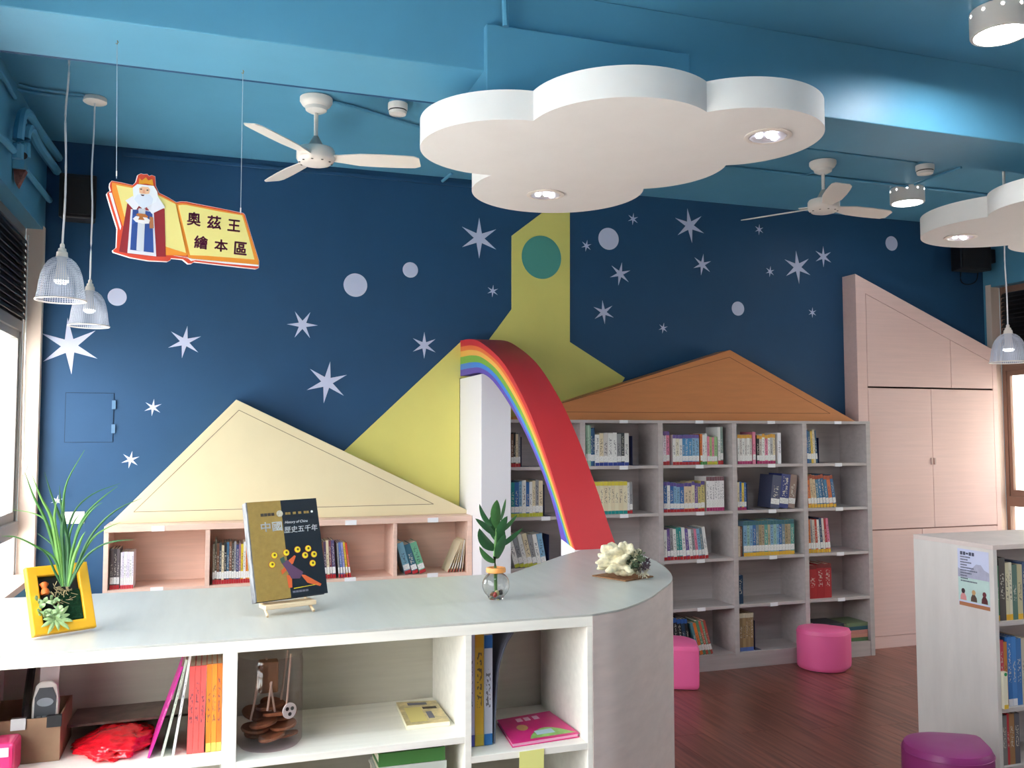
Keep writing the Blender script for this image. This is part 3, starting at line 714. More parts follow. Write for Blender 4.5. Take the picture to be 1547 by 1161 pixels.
def ribbon(line, th, z0, z1):
    mb = MB(); n = len(line); vs = []
    for i, p in enumerate(line):
        d = (line[min(i+1, n-1)]-line[max(i-1, 0)]).normalized(); nr = Vector((-d.y, d.x, 0))*th
        for q in (p, p+nr): vs += [(q.x, q.y, z0), (q.x, q.y, z1)]
    fs = []
    for i in range(n-1):
        a, b = i*4, i*4+4
        fs += [(a, b, b+1, a+1), (a+2, a+3, b+3, b+2), (a+1, b+1, b+3, a+3), (a, a+2, b+2, b)]
    fs += [(0, 1, 3, 2), (4*n-4, 4*n-2, 4*n-1, 4*n-3)]
    return mb.add(vs, fs)
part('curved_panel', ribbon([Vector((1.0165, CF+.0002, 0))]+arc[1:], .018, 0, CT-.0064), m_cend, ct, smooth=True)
part('rear_panel', ribbon([Vector((1.70, 3.641, 0))]+back[:-1]+[Vector((-.935, 3.148, 0))], .018, 0, CT-.0064), m_counter, ct)
CBK = 2.705
posts = [(-.935, -.915), (-.556, -.522), (.028, .062), (.645, .663), (.999, 1.0155)]
for a_, b_ in posts: part('upright', MB().box(a_, b_, CF+.0005, CBK, 0, CT-.034), m_counter, ct, bevel=.001)
part('back_panel', MB().box(-.915, .999, CBK, CBK+.012, 0, CT-.034), mat('grey_back_board', (188, 185, 171), .55, .4, .06, (3, 40, 40), .05), ct)
SZ = [.787, .787, .771, .716]
for i in range(4):
    a_, b_ = posts[i][1], posts[i+1][0]
    for zt_ in (SZ[i], .42, .09):
        part('shelf', MB().box(a_, b_, CF+.001, CBK, zt_-.018, zt_), m_counter, ct, bevel=.001)
# sticky note hanging on the shelf edge
p0 = onY(785, 1137, CF-.002); p1 = onY(822, 1134, CF-.002)
solo('sticky_note', MB().prism([(p0.x, CF-.0022, SZ[3]-.002), (p1.x, CF-.0022, SZ[3]), (p1.x-.003, CF-.006, SZ[3]-.078), (p0.x-.003, CF-.006, SZ[3]-.08)], (0, .0012, 0)), mat('yellow_note', (228, 228, 140), .8), 'yellow sticky note hanging from the shelf edge below the pink book', 'note')

# ---- cell 1: tray, phone, bag, magazines
def C1(px, py, y=2.42): return onY(px, py, y)
Z1 = SZ[1]
mcard = mat('brown_cardboard', (150, 122, 98), .85, .2, .08, (20, 20, 20))
x0, x1 = -.515, C1(93, 1100, 2.45).x
bx_ = thing('cardboard_tray', ((x0+x1)/2, 2.5, Z1), 'open brown cardboard tray with binder clips on counter shelf', 'tray')
ty0, ty1, tz = 2.43, 2.62, Z1+.105
part('wall', MB().box(x0, x1, ty0, ty0+.004, Z1+.0005, tz), mcard, bx_); part('wall', MB().box(x0, x1, ty1-.004, ty1, Z1+.0005, tz), mcard, bx_)
part('wall', MB().box(x0, x0+.004, ty0+.004, ty1-.004, Z1+.0005, tz), mcard, bx_); part('wall', MB().box(x1-.004, x1, ty0+.004, ty1-.004, Z1+.0005, tz), mcard, bx_)
part('bottom', MB().box(x0+.004, x1-.004, ty0+.004, ty1-.004, Z1+.0005, Z1+.004), mcard, bx_)
for px in (28, 82):
    q = C1(px, 1093, ty0)
    part('binder_clip', MB().prism([(q.x-.016, ty0-.007, tz-.022), (q.x+.016, ty0-.007, tz-.022), (q.x+.016, ty0-.003, tz+.004), (q.x-.016, ty0-.003, tz+.004)], (0, .012, 0)), m_black if px > 50 else mat('silver_clip', (190, 190, 190), .3, metal=.8), bx_)
# cordless phone
q = C1(76, 1078, 2.47)
ph = thing('cordless_phone', (q.x-.014, 2.46, Z1+.0125), 'white cordless phone with black keypad standing in the cardboard tray', 'phone'); ph.rotation_euler = (-.22, 0, 0)
part('handset', MB().prism([(-.028, 0, 0), (.028, 0, 0), (.03, 0, .12), (.024, 0, .158), (.012, 0, .168), (-.012, 0, .168), (-.024, 0, .158), (-.03, 0, .12)], (0, .022, 0)), mat('phone_shell', (222, 220, 215), .4), ph, world=False, bevel=.004)
part('keypad', MB().prism([(-.023, -.0015, .015), (.023, -.0015, .015), (.024, -.0015, .13), (.015, -.0015, .152), (-.015, -.0015, .152), (-.024, -.0015, .13)], (0, .002, 0)), mat('phone_face', (60, 66, 74), .4), ph, world=False)
part('screen', MB().lathe([(.0, 0), (.017, 0), (.017, .002), (0, .002)], 20), mat('phone_screen', (150, 160, 168), .25), ph, world=False)
sc_ = ph.children[-1]; sc_.rotation_euler = (math.pi/2, 0, 0); sc_.location = (0, -.0015, .118); sc_.scale = (1.1, .6, 1)
for r_ in range(3):
    for c_ in range(3):
        part('key', MB().box(-.017+c_*.0125, -.008+c_*.0125, -.004, -.001, .03+r_*.022, .042+r_*.022), mat('phone_key', (120, 124, 130), .5), ph, world=False)
# envelope behind phone
q = C1(86, 1040, 2.56)
solo('envelope', MB().prism([(q.x-.035, 2.50, Z1+.007), (q.x+.005, 2.50, Z1+.007), (q.x+.009, 2.54, Z1+.215), (q.x-.035, 2.54, Z1+.215)], (0, .006, .001)), mat('off_white_paper', (214, 208, 206), .8), 'pale paper envelope standing in the tray behind the phone', 'envelope')
# black strap
solo('black_strap', MB().tube(catmull([C1(36, 1092, 2.44)+Vector((0, .03, -.06)), C1(40, 1075, 2.50), C1(43, 1045, 2.60), C1(48, 1010, 2.66)], 5), [.010]*16, 6), m_black, 'black strap running up from the cardboard tray', 'strap', smooth=True)
# pink tissue pack
q0 = C1(-40, 1150, 2.36); q1 = C1(24, 1150, 2.36)
tp = thing('tissue_pack', ((q0.x+q1.x)/2, 2.385, Z1), 'pink and white tissue pack in front of the cardboard tray', 'tissue pack')
part('wrapper', MB().box(q0.x, q1.x, 2.34, 2.425, Z1+.001, Z1+.078), mat('pink_film', (232, 60, 120), .25), tp, bevel=.01, seg=3)
part('print', MB().box(q0.x+.01, q1.x-.012, 2.3385, 2.342, Z1+.05, Z1+.07), mat('white_print', (245, 235, 240), .4), tp)
# red plastic bag: crumpled lump
bm = bmesh.new(); bmesh.ops.create_icosphere(bm, subdivisions=5, radius=1)
qa = C1(99, 1130, 2.43); qb = C1(230, 1130, 2.43); cxb = (qa.x+qb.x)/2; rxb = (qb.x-qa.x)/2
for v in bm.verts:
    p = v.co.copy(); nn = noise.noise(p*2.3)*.16+noise.noise(p*5.1+Vector((3, 1, 7)))*.10+abs(noise.noise(Vector((p.x*3, p.y*7, p.z*9))))*.16
    p *= 1+nn-.1; taper = 1-.45*max(0, -p.x)
    v.co = (max(-.99, min(.99, p.x))*rxb, p.y*.135*taper, max(-.0, p.z*.8+.35)*.040*taper)
me = bpy.data.meshes.new('plastic_bag'); 
for f in bm.faces: f.smooth = True
bm.to_mesh(me); bm.free()
tag(link('plastic_bag', me, mat('red_plastic_film', (238, 26, 44), .16, .6, trans=0, coat=.5, bump=.9, scale=(60, 60, 60), sub=.1), None, (cxb, 2.50, Z1+.0005)), 'crumpled glossy red plastic bag lying on the counter shelf', 'plastic bag')
# dark magazine on the bag
zf_ = onY(190, 1092, 2.535).z; zk_ = onY(190, 1070, 2.69).z; q0 = onY(99, 1100, 2.535); q1 = onY(284, 1090, 2.535)
mgz = mat('magazine_print', (92, 74, 64), .3, .5, .7, (22, 22, 22), det=5)
solo('magazine', MB().prism([(q0.x, 2.535, zf_), (q1.x, 2.535, zf_+.002), (q1.x-.01, 2.70, zk_+.002), (q0.x+.005, 2.70, zk_)], (0, 0, .006)), mgz, 'dark printed magazine lying behind and over the red bag', 'magazine')
# leaning magazines and books by the upright
stack = [(.005, .225, (200, 50, 150), 'magenta thin booklet leaning over the red bag on counter shelf', 'magazines leaning by the upright', 19, None),
 (.006, .235, (196, 206, 190), 'pale green thin magazine leaning beside the magenta booklet', 'magazines leaning by the upright', 13, None),
 (.006, .240, (228, 228, 226), 'white thin magazine leaning between green magazine and coral books', 'magazines leaning by the upright', 8.5, None)]
stack += [(.0128, .212, (232, 96, 92), 'coral red paperback, %s in the row beside the orange books' % ORD[k_], 'coral paperbacks on the counter shelf', 1, None) for k_ in range(3)]
stack += [(.0118, .214, [(222, 128, 44), (226, 140, 52), (214, 112, 40)][k_], 'orange striped paperback, %s in the row against the upright' % ORD[k_], 'orange paperbacks on the counter shelf', 0, (196, 190, 90)) for k_ in range(3)]
rs_ = stack[::-1]
xs_, _e = pack([b_[0] for b_ in rs_], [math.radians(b_[5]) for b_ in rs_], [b_[1] for b_ in rs_], -.0275, -.0275)
for b_, x_ in zip(rs_, xs_):
    l_ = math.radians(b_[5])
    book(-x_-b_[0]*math.cos(l_), 2.375, Z1+.0006+b_[0]*math.sin(l_), b_[0], b_[1], .15, b_[2], b_[3], b_[4], -l_, False, band=b_[6])
# ---- cell 2: glass jar, booklet
Z2 = SZ[2]
jx = onY(405, 1110, 2.44).x+.004; jy = 2.445; jr = .083
jar = thing('glass_jar', (jx, jy, Z2), 'tall clear jar holding brown wafers and sticks on counter shelf', 'jar')
part('body', MB().lathe([(0, .0006), (jr*.9, .0006), (jr, .012), (jr, .215), (jr*.97, .222), (jr*.985, .232)], 40, cap=False), glass_mat('jar_glass', (.86, .80, .82), .45), jar, world=False, smooth=True)
mwaf = mat('brown_wafer', (142, 92, 62), .8, .2, .2, (30, 30, 30))
for k_ in range(13):
    a = k_*2.4; rr = .038 if k_ < 12 else 0
    o = part('wafer', MB().lathe([(0, -.004), (.034, -.004), (.036, 0), (.034, .004), (0, .004)], 18), mwaf, jar, world=False, smooth=True)
    o.location = (rr*math.cos(a), rr*math.sin(a), .018+k_*.0065); o.rotation_euler = (random.uniform(-.25, .25), random.uniform(-.25, .25), 0)
mst = mat('pale_stick', (205, 180, 160), .6)
for k_, (a, b_) in enumerate([((-.05, -.03, .07), (-.02, .0, .20)), ((-.045, -.05, .1), (-.03, -.03, .2)), ((.01, -.04, .09), (-.01, .02, .215)), ((.04, -.03, .1), (.05, -.02, .23)), ((.03, .03, .1), (.045, .02, .23)), ((-.01, -.06, .1), (.0, -.05, .17))]):
    part('stick', MB().tube([a, b_], .0028, 6), mst, jar, world=False)
part('wooden_block', MB().box(-.03, .02, -.01, .03, .13, .21), mat('dull_wood', (150, 110, 72), .7), jar, world=False, bevel=.004)
tg_ = part('round_tag', MB().lathe([(0, -.002), (.02, -.002), (.02, .002), (0, .002)], 20), m_white, jar, world=False)
tg_.location = (.045, -.058, .095); tg_.rotation_euler = (math.pi/2, 0, .5)
for u_, v_ in ((-.008, .006), (.007, .005), (0, -.008)):
    part('spot', MB().lathe([(0, .002), (.005, .002), (.005, .0032), (0, .0032)], 10, (u_, v_, 0)), m_black, tg_, world=False)
cs = [onZ(px, py, Z2)+Vector((-.012, 0, 0)) for px, py in ((621, 1103.4), (686, 1096.4), (664.5, 1065), (604.5, 1068))]
bkl = thing('booklet', tuple(sum(cs, Vector())/4), 'small cream booklet lying flat on the counter shelf', 'book')
part('pages', MB().prism([c+Vector((0, 0, .0008)) for c in cs], (0, 0, .011)), mat('cream_paper', (240, 236, 205), .7), bkl)
part('cover', MB().prism([c+Vector((0, 0, .0118)) for c in cs], (0, 0, .0015)), mat('olive_photo_cover', (206, 190, 140), .4, .5, .35, (30, 30, 30)), bkl)
def quad_in(cs, u0, u1, v0, v1, dz):
    f = lambda u, v: cs[0].lerp(cs[1], u).lerp(cs[3].lerp(cs[2], u), v)+Vector((0, 0, dz))
    return [f(u0, v0), f(u1, v0), f(u1, v1), f(u0, v1)]
part('cover_print', MB().prism(quad_in(cs, .12, .52, .1, .72, .0133), (0, 0, .0003)), mat('yellow_patch', (224, 210, 130), .5), bkl)
part('cover_print', MB().prism(quad_in(cs, .25, .72, .82, .93, .0133), (0, 0, .0003)), m_ink, bkl)
part('cover_print', MB().prism(quad_in(cs, .56, .9, .62, .72, .0133), (0, 0, .0003)), m_gap, bkl)
part('cover_print', MB().prism(quad_in(cs, .58, .72, .2, .5, .0133), (0, 0, .0003)), m_ink, bkl)
# stack of books in the lower cell
sx0 = onY(572, 1150, 2.37).x; sx1 = onY(679, 1150, 2.37).x; ztop = onY(630, 1133, 2.37).z
zz = .4205; n_ = 9; st = (ztop-zz)/n_
for k_ in range(n_):
    c_ = [(222, 220, 214), (60, 120, 80), (226, 222, 210), (190, 196, 190), (230, 228, 222), (120, 160, 140), (232, 230, 224), (205, 214, 205), (74, 132, 70)][k_]
    flat('book', ((sx0+sx1)/2+random.uniform(-.006, .006), 2.455, zz+k_*st), .17, sx1-sx0-.012, st*.97, math.pi/2+random.uniform(-.025, .025), mat('flat_cover_%d' % k_, c_, .4), '%s book, %s from the bottom in the pile below the cream booklet' % (cname(c_), ORD[k_]), 'book', 'pile of books in the lower counter cell')

# ---- cell 3: binders, pink book
Z3 = SZ[3]; xb_ = posts[3][1]+.002
for k_, (w_, rgb, lab, bnd, tp_) in enumerate([(.027, (200, 196, 224), 'lavender and blue binder against the upright beside the yellow binder', (90, 90, 180), None), (.025, (226, 184, 66), 'yellow binder between lavender and white binders in the counter', (206, 180, 60), (226, 176, 50)), (.024, (214, 222, 236), 'white and blue binder next to the dark plastic folder', (40, 120, 190), (40, 110, 190))]):
    book(xb_, 2.40, Z3+.0008, w_, .308-.004*k_, .25, rgb, lab, 'binders in the counter cell', 0, False, band=bnd, top=tp_); xb_ += w_+.001
L_ = [(xb_+.004, 0), (xb_+.008, .1), (xb_+.016, .2), (xb_+.035, .262), (xb_+.06, .30)]
pf = MB()
cv = catmull([(x, 2.42, Z3+.001+z) for x, z in L_], 4)
vs = [];
for p in cv: vs += [(p.x, 2.405, p.z), (p.x, 2.63, p.z), (p.x+.0045, 2.63, p.z), (p.x+.0045, 2.405, p.z)]
fs = [(i*4+j, i*4+(j+1) % 4, i*4+4+(j+1) % 4, i*4+4+j) for i in range(len(cv)-1) for j in range(4)]+[(0, 1, 2, 3), (len(vs)-1, len(vs)-2, len(vs)-3, len(vs)-4)]
solo('plastic_folder', pf.add(vs, fs), mat('smoky_folder', (112, 118, 134), .3, .5, .2), 'smoky grey plastic folder curling away from the binders', 'folder', smooth=True)
cs = [onZ(px, py, Z3) for px, py in ((774, 1131), (875, 1115), (830, 1081), (751, 1095))]
pb = thing('picture_book', tuple(sum(cs, Vector())/4), 'bright pink picture book lying flat on the counter shelf', 'book')
mpk = mat('hot_pink_cover', (226, 40, 130), .3, .5, .1, (14, 14, 14))
part('cover', MB().prism([c+Vector((0, 0, .0008)) for c in cs], (0, 0, .002)), mpk, pb)
ci = [c.lerp(sum(cs, Vector())/4, .03) for c in cs]
part('pages', MB().prism([c+Vector((0, 0, .0028)) for c in ci], (0, 0, .008)), mat('pink_page_edge', (244, 190, 214), .6), pb)
part('cover', MB().prism([c+Vector((0, 0, .0108)) for c in cs], (0, 0, .002)), mpk, pb)
hill = [(.28+.7*t, .06+.34*math.sin(math.pi*min(1, t*1.05))**.8) for t in [i/14 for i in range(15)]]
part('cover_print', MB().prism([quad_in(cs, u, u, v, v, .0129)[0] for u, v in hill], (0, 0, .0003)), mat('green_hill_print', (150, 200, 110), .4, .4, .3, (40, 40, 40)), pb)
part('cover_print', MB().prism(quad_in(cs, .42, .7, .16, .32, .0132), (0, 0, .0003)), mat('pale_blue_print', (190, 220, 235), .4), pb)
part('cover_print', MB().prism([quad_in(cs, .3+.09*math.cos(a), 0, .52+.12*math.sin(a), 0, .0131)[0] for a in [i*math.pi/8 for i in range(16)]], (0, 0, .0003)), mat('blonde_print', (222, 170, 110), .4), pb)
for u0_ in (.30, .44, .60): part('cover_print', MB().prism(quad_in(cs, u0_, u0_+.10, .76, .9, .0131), (0, 0, .0003)), mat('pale_pink_print', (246, 196, 222), .4), pb)

# ------------------------------------------------------------------ book on easel
o_ = Vector((.2173, 2.605, 1.115)); ya, ti, ro = .3034, .2866, .0203; BW, BH = .2100, .2806
ea = thing('tabletop_easel', (o_.x, o_.y, CT), 'small pale wooden easel holding the black and gold book', 'easel', rz=ya)
mew = mat('pale_easel_wood', (232, 208, 172), .6, .3, .08, (10, 10, 40))
ht = math.tan(ti)
part('ledge', MB().box(-.085, .065, -.012, .042, .020, .0325), mew, ea, world=False, bevel=.002)
for fx, tx in ((-.080, -.04), (.055, .02)):
    part('front_leg', MB().tube([(fx, -.016, .004), (fx*.9+tx*.1, .036, .033), (fx*.85+tx*.15, .046, .048), (tx, .046+ht*.17, .218)], .0042, 8), mew, ea, world=False)
part('rear_leg', MB().tube([(-.01, .15, .004), (-.01, .046+ht*.165, .213)], .0042, 8), mew, ea, world=False)
part('cross_bar', MB().tube([(-.065, .048+ht*.11, .158), (.045, .048+ht*.11, .158)], .004, 6), mew, ea, world=False)
bo = thing('history_book', (0, 0, 0), 'large black and gold hardcover with white title standing on the easel', 'book')
A = Vector((math.cos(ya), math.sin(ya), 0)); Nn = Vector((-math.sin(ya), math.cos(ya), 0)); B = Vector((0, 0, 1))*math.cos(ti)+Nn*math.sin(ti)
A2 = A*math.cos(ro)+B*math.sin(ro); B2 = -A*math.sin(ro)+B*math.cos(ro); N2 = A2.cross(B2)   # towards camera
mm = Matrix.Identity(4)
for i in range(3): mm[i][0], mm[i][1], mm[i][2], mm[i][3] = A2[i], B2[i], N2[i], o_[i]
bo.matrix_basis = mm
# local: x along width (-.5..5)*BW, y up, z toward viewer
gold = mat('gold_cloth', (152, 126, 66), .45, .5, .10, (60, 60, 60)); navy = mat('midnight_cover', (24, 34, 44), .35)
sp_ = -BW/2+BW*.47
part('cover', MB().box(-BW/2, sp_, 0, BH, -.004, 0), gold, bo, world=False)
part('cover', MB().prism([(sp_, 0, -.004), (BW/2, 0, -.004), (BW/2, BH, -.004), (sp_, BH, -.004)], (0, 0, .004)), navy, bo, world=False)
part('pages', MB().box(-BW/2+.004, BW/2-.005, .004, BH-.004, -.026, -.004), m_page, bo, world=False)
part('cover', MB().box(-BW/2, BW/2, 0, BH, -.030, -.026), navy, bo, world=False)
part('spine', MB().box(-BW/2-.004, -BW/2, 0, BH, -.030, 0), mat('printed_spine', (110, 112, 116), .5, .4, .7, (60, 18, 60)), bo, world=False)
zt = .0006; wt = mat('white_title', (232, 236, 238), .5); ux, vx = (1, 0, 0), (0, 1, 0)
cw = BW
text_part('title', '中國', (-BW/2+.155*cw, BH*.685, zt), ux, vx, wt, bo, width=.30*cw, height=.10*BH, bold=.02, world=False)
text_part('title', '歷史五千年', (-BW/2+.475*cw, BH*.655, zt), ux, vx, wt, bo, width=.49*cw, height=.068*BH, bold=.015, italic=.1, world=False)
text_part('title', 'History of China', (-BW/2+.50*cw, BH*.745, zt), ux, vx, wt, bo, width=.33*cw, height=.035*BH, italic=.25, world=False)
for u0, u1, v0, v1, mm_ in ((.17, .37, .845, .875, m_gap), (.52, .60, .845, .87, gold), (.63, .68, .845, .87, gold), (.71, .76, .845, .87, gold), (.79, .87, .845, .87, gold), (.5, .73, .045, .065, m_ink)):
    n5 = max(1, round((u1-u0)/.05))
    for i in range(n5):
        a = u0+(u1-u0)*i/n5; part('small_print', MB().box(-BW/2+a*cw, -BW/2+(a+(u1-u0)/n5*.85)*cw, BH*v0, BH*v1, .0003, .0007), mm_, bo, world=False)
def disc(name, u, v, r, m, z0=.0004, z1=.0009, n=20):
    part(name, MB().prism([(-BW/2+u*cw+r*math.cos(i*2*math.pi/n), v*BH+r*math.sin(i*2*math.pi/n), z0) for i in range(n)], (0, 0, z1-z0)), m, bo, world=False)
disc('medallion', .44, .862, .0095, mat('silver_medal', (190, 186, 170), .4, .5, .3, (200, 200, 200)))
disc('dot', .91, .86, .0035, wt)
mred, myl, mbr = mat('disc_rim_red', (176, 60, 40), .5), mat('disc_yellow', (228, 206, 40), .5), mat('disc_brown_mark', (92, 72, 24), .5)
for u, v in ((.30, .44), (.255, .35), (.47, .455), (.635, .475), (.79, .475), (.735, .41), (.865, .41), (.83, .32)):
    disc('badge', u, v, .0098, mred, .0004, .0008); disc('badge', u, v, .0085, myl, .0005, .0011); disc('badge', u+.005, v+.003, .0038, mbr, .0006, .0013, 6)
def cpoly(name, pts, m, z1=.0012): part(name, MB().prism([(-BW/2+u*cw, v*BH, .0005) for u, v in pts], (0, 0, z1-.0005)), m, bo, world=False)
# stooping archer figure printed on the cover
pt = mat('print_orange', (210, 96, 50), .5); pv = mat('print_plum', (92, 62, 92), .5); pg = mat('print_green', (60, 90, 80), .5)
cpoly('figure_print', [(.46, .36), (.58, .42), (.60, .41), (.55, .34), (.50, .32)], pt)
cpoly('figure_print', [(.38, .37), (.48, .38), (.54, .32), (.68, .24), (.62, .18), (.50, .19), (.46, .26)], pv, .0014)
cpoly('figure_print', [(.37, .28), (.45, .33), (.47, .29), (.38, .24)], pt)
cpoly('figure_print', [(.44, .23), (.51, .22), (.50, .10), (.45, .10)], pt)
cpoly('figure_print', [(.64, .22), (.70, .21), (.92, .10), (.90, .08), (.72, .13)], pt)
cpoly('figure_print', [(.37, .40), (.43, .42), (.44, .36), (.39, .35)], pg, .0016)
cpoly('figure_print', [(.52, .085), (.88, .10), (.88, .105), (.52, .092)], myl)

# ------------------------------------------------------------------ yellow frame planter
fo = Vector((-.3467, 2.501, 1.0822)); ya, ti = .4989, .4326; FW, FH = .1508, .1754
A = Vector((math.cos(ya), math.sin(ya), 0)); Nn = Vector((-math.sin(ya), math.cos(ya), 0)); B = Vector((0, 0, 1))*math.cos(ti)+Nn*math.sin(ti); N2 = A.cross(B)
mm = Matrix.Identity(4)
for i in range(3): mm[i][0], mm[i][1], mm[i][2], mm[i][3] = A[i], B[i], N2[i], fo[i]
pf = thing('framed_planter', (0, 0, 0), 'yellow picture frame planted with grass, moss and succulents on counter', 'planter'); pf.matrix_basis = mm
my = mat('yellow_frame_paint', (240, 180, 30), .4, .5)
bw = .026
fr_ = MB()
fr_.prism([(-FW/2, 0, -.022), (FW/2, 0, -.022), (FW/2-bw, bw, -.022), (-FW/2+bw, bw, -.022)], (0, 0, .022))
fr_.prism([(-FW/2, FH, -.022), (-FW/2+bw, FH-bw, -.022), (FW/2-bw, FH-bw, -.022), (FW/2, FH, -.022)], (0, 0, .022))
fr_.prism([(-FW/2, 0, -.022), (-FW/2+bw, bw, -.022), (-FW/2+bw, FH-bw, -.022), (-FW/2, FH, -.022)], (0, 0, .022))
fr_.prism([(FW/2, 0, -.022), (FW/2, FH, -.022), (FW/2-bw, FH-bw, -.022), (FW/2-bw, bw, -.022)], (0, 0, .022))
part('frame', fr_, my, pf, world=False, bevel=.004, seg=3)
part('backing', MB().box(-FW/2+.01, FW/2-.01, .02, FH-.01, -.03, -.014), m_black, pf, world=False)
part('prop', MB().box(-.012, .012, .06, FH*.62, -.036, -.030), my, pf, world=False)
# moss: many tiny tufts joined
mb = MB()
for i in range(700):
    u = random.uniform(-.005, FW/2-bw+.004); v = random.uniform(bw, FH*.62)
    if u < .012 and v > .10: continue
    h = random.uniform(.004, .012); a = random.uniform(0, 6.28)
    p = Vector((u, v, -.014)); d = Vector((math.cos(a)*.003, math.sin(a)*.003, h)); s_ = Vector((-math.sin(a), math.cos(a), 0))*.0016
    mb.add([p-s_, p+s_, p+d], [(0, 1, 2)])
ms = part('moss', mb, mat('dark_moss', (28, 74, 44), .9), pf, world=False); ms['kind'] = 'stuff'
part('moss_bed', MB().box(-.005, FW/2-bw, bw, FH*.60, -.0145, -.006), mat('moss_bed_green', (22, 58, 36), .95, .2, .4, (90, 90, 90), 1), pf, world=False, bevel=.003)
# little orange dog figurine
fg = MB().lathe([(0, -.001), (.009, 0), (.0105, .007), (.008, .014), (.006, .016), (0, .017)], 14); 
fgo = part('figurine', MB().lathe([(0, 0), (.009, .001), (.0105, .007), (.0085, .013), (.0055, .017), (.0075, .021), (.0088, .026), (.0075, .031), (.003, .0335), (0, .034)], 16), mat('orange_clay', (222, 110, 40), .6), pf, world=False, smooth=True)
fgo.rotation_euler = (-math.pi/2, 0, 0); fgo.location = (-.036, .100, -.004)
for s_ in (-1, 1):
    e_ = part('ear', MB().lathe([(0, -.004), (.003, -.002), (.003, .002), (0, .004)], 8), _M['orange_clay'], fgo, world=False, smooth=True); e_.location = (s_*.008, 0, .027)
    e_ = part('paw', MB().lathe([(0, -.003), (.003, -.001), (.003, .002), (0, .004)], 8), _M['orange_clay'], fgo, world=False, smooth=True); e_.location = (s_*.005, .009, .004)
# leaves
def leaf_mb(base, mid, tip, wid, fold=.25, n=8, nrm=None):
    """blade along a quadratic curve"""
    mb = MB(); vs = []; base, mid, tip = Vector(base), Vector(mid), Vector(tip)
    for i in range(n+1):
        t = i/n; p = base*(1-t)**2+mid*2*t*(1-t)+tip*t*t; d = ((mid-base)*(1-t)+(tip-mid)*t).normalized()
        nn_ = Vector(nrm) if nrm else Vector((0, -1, .2)); s_ = d.cross(nn_).normalized(); k_ = d.cross(s_)
        ww = wid*(math.sin(math.pi*min(1, t*.92+.08))**.7)*(1-.15*t) if t < 1 else 0
        vs += [p-s_*ww+k_*ww*fold, p, p+s_*ww+k_*ww*fold]
    fs = []
    for i in range(n): a = i*3; fs += [(a, a+1, a+4, a+3), (a+1, a+2, a+5, a+4)]
    return mb.add(vs, fs)
msuc = mat('pale_succulent', (158, 186, 128), .6, .4, .25, (60, 60, 60))
# rosette bottom (striped airplant) and hoya-like cluster
for i in range(11):
    a = i*2*math.pi/11+.2; r_ = random.uniform(.03, .05)
    part('succulent_leaf', leaf_mb((-.022, .034, -.002), (-.022+r_*.6*math.cos(a), .034+r_*.5*math.sin(a), .014), (-.022+r_*math.cos(a), .034+r_*.85*math.sin(a), .004), .0055, nrm=(0, 0, 1)), msuc, pf, world=False)
mclu = mat('mint_leaf', (176, 204, 150), .6)
for i in range(44):
    u = random.uniform(-.056, -.008); v = random.uniform(.04, .092); a = random.uniform(0, 6.28)
    part('succulent_leaf', leaf_mb((u, v, -.004), (u+.006*math.cos(a), v+.006*math.sin(a), .012), (u+.013*math.cos(a), v+.013*math.sin(a), .012), .0055, nrm=(0, 0, 1), n=4), mclu, pf, world=False)
# grass: blades traced from the leaf clump, depth spread front to back
inv = mm.inverted()
mg = [mat('grass_blade_a', (74, 128, 60), .5, .4, .15, (30, 30, 30)), mat('grass_blade_b', (108, 160, 76), .5, .4, .15, (30, 30, 30)), mat('grass_blade_c', (48, 98, 54), .5, .4, .15, (30, 30, 30))]
ZP = lambda a, b: (a/3.87, 680+b/3.87)
BLD = [([(340, 770), (360, 500), (368, 330), (395, 180), (495, 0)], .0050, 0, .02), ([(350, 770), (330, 620), (270, 420), (200, 280), (145, 130)], .006, 0, -.01), ([(345, 770), (340, 620), (300, 400), (240, 280), (185, 140)], .0065, 1, -.02),
 ([(390, 770), (400, 560), (360, 420), (300, 260), (260, 130)], .0055, 2, .01), ([(385, 770), (385, 560), (430, 370), (540, 260), (705, 195)], .0035, 2, .04), ([(410, 770), (440, 520), (500, 380), (600, 280), (688, 213)], .004, 0, .03),
 ([(400, 770), (420, 600), (470, 450), (540, 350), (598, 308)], .004, 0, .0), ([(420, 770), (500, 560), (590, 430), (700, 340), (828, 283)], .0042, 2, -.01), ([(420, 770), (470, 640), (540, 520), (620, 460), (706, 424)], .0038, 1, .01),
 ([(420, 770), (490, 640), (590, 560), (690, 532), (786, 526)], .0038, 2, -.03), ([(350, 770), (320, 640), (220, 570), (100, 512), (10, 505)], .004, 0, -.03), ([(345, 770), (325, 560), (270, 420), (190, 370), (68, 350)], .003, 1, .02),
 ([(350, 770), (340, 600), (290, 540), (250, 510), (218, 488)], .003, 2, .03), ([(345, 780), (315, 700), (285, 630), (250, 590), (215, 565)], .0035, 2, -.02), ([(390, 770), (385, 480), (360, 340), (352, 280), (348, 210)], .0045, 2, .02),
 ([(410, 770), (430, 640), (460, 560), (480, 510), (500, 478)], .0055, 1, -.01), ([(355, 770), (350, 600), (320, 420), (325, 330), (330, 290)], .0055, 1, -.015), ([(380, 770), (370, 600), (365, 470), (372, 400), (380, 300)], .005, 2, .0), ([(400, 770), (415, 650), (405, 520), (430, 430), (470, 370)], .004, 0, .015)]
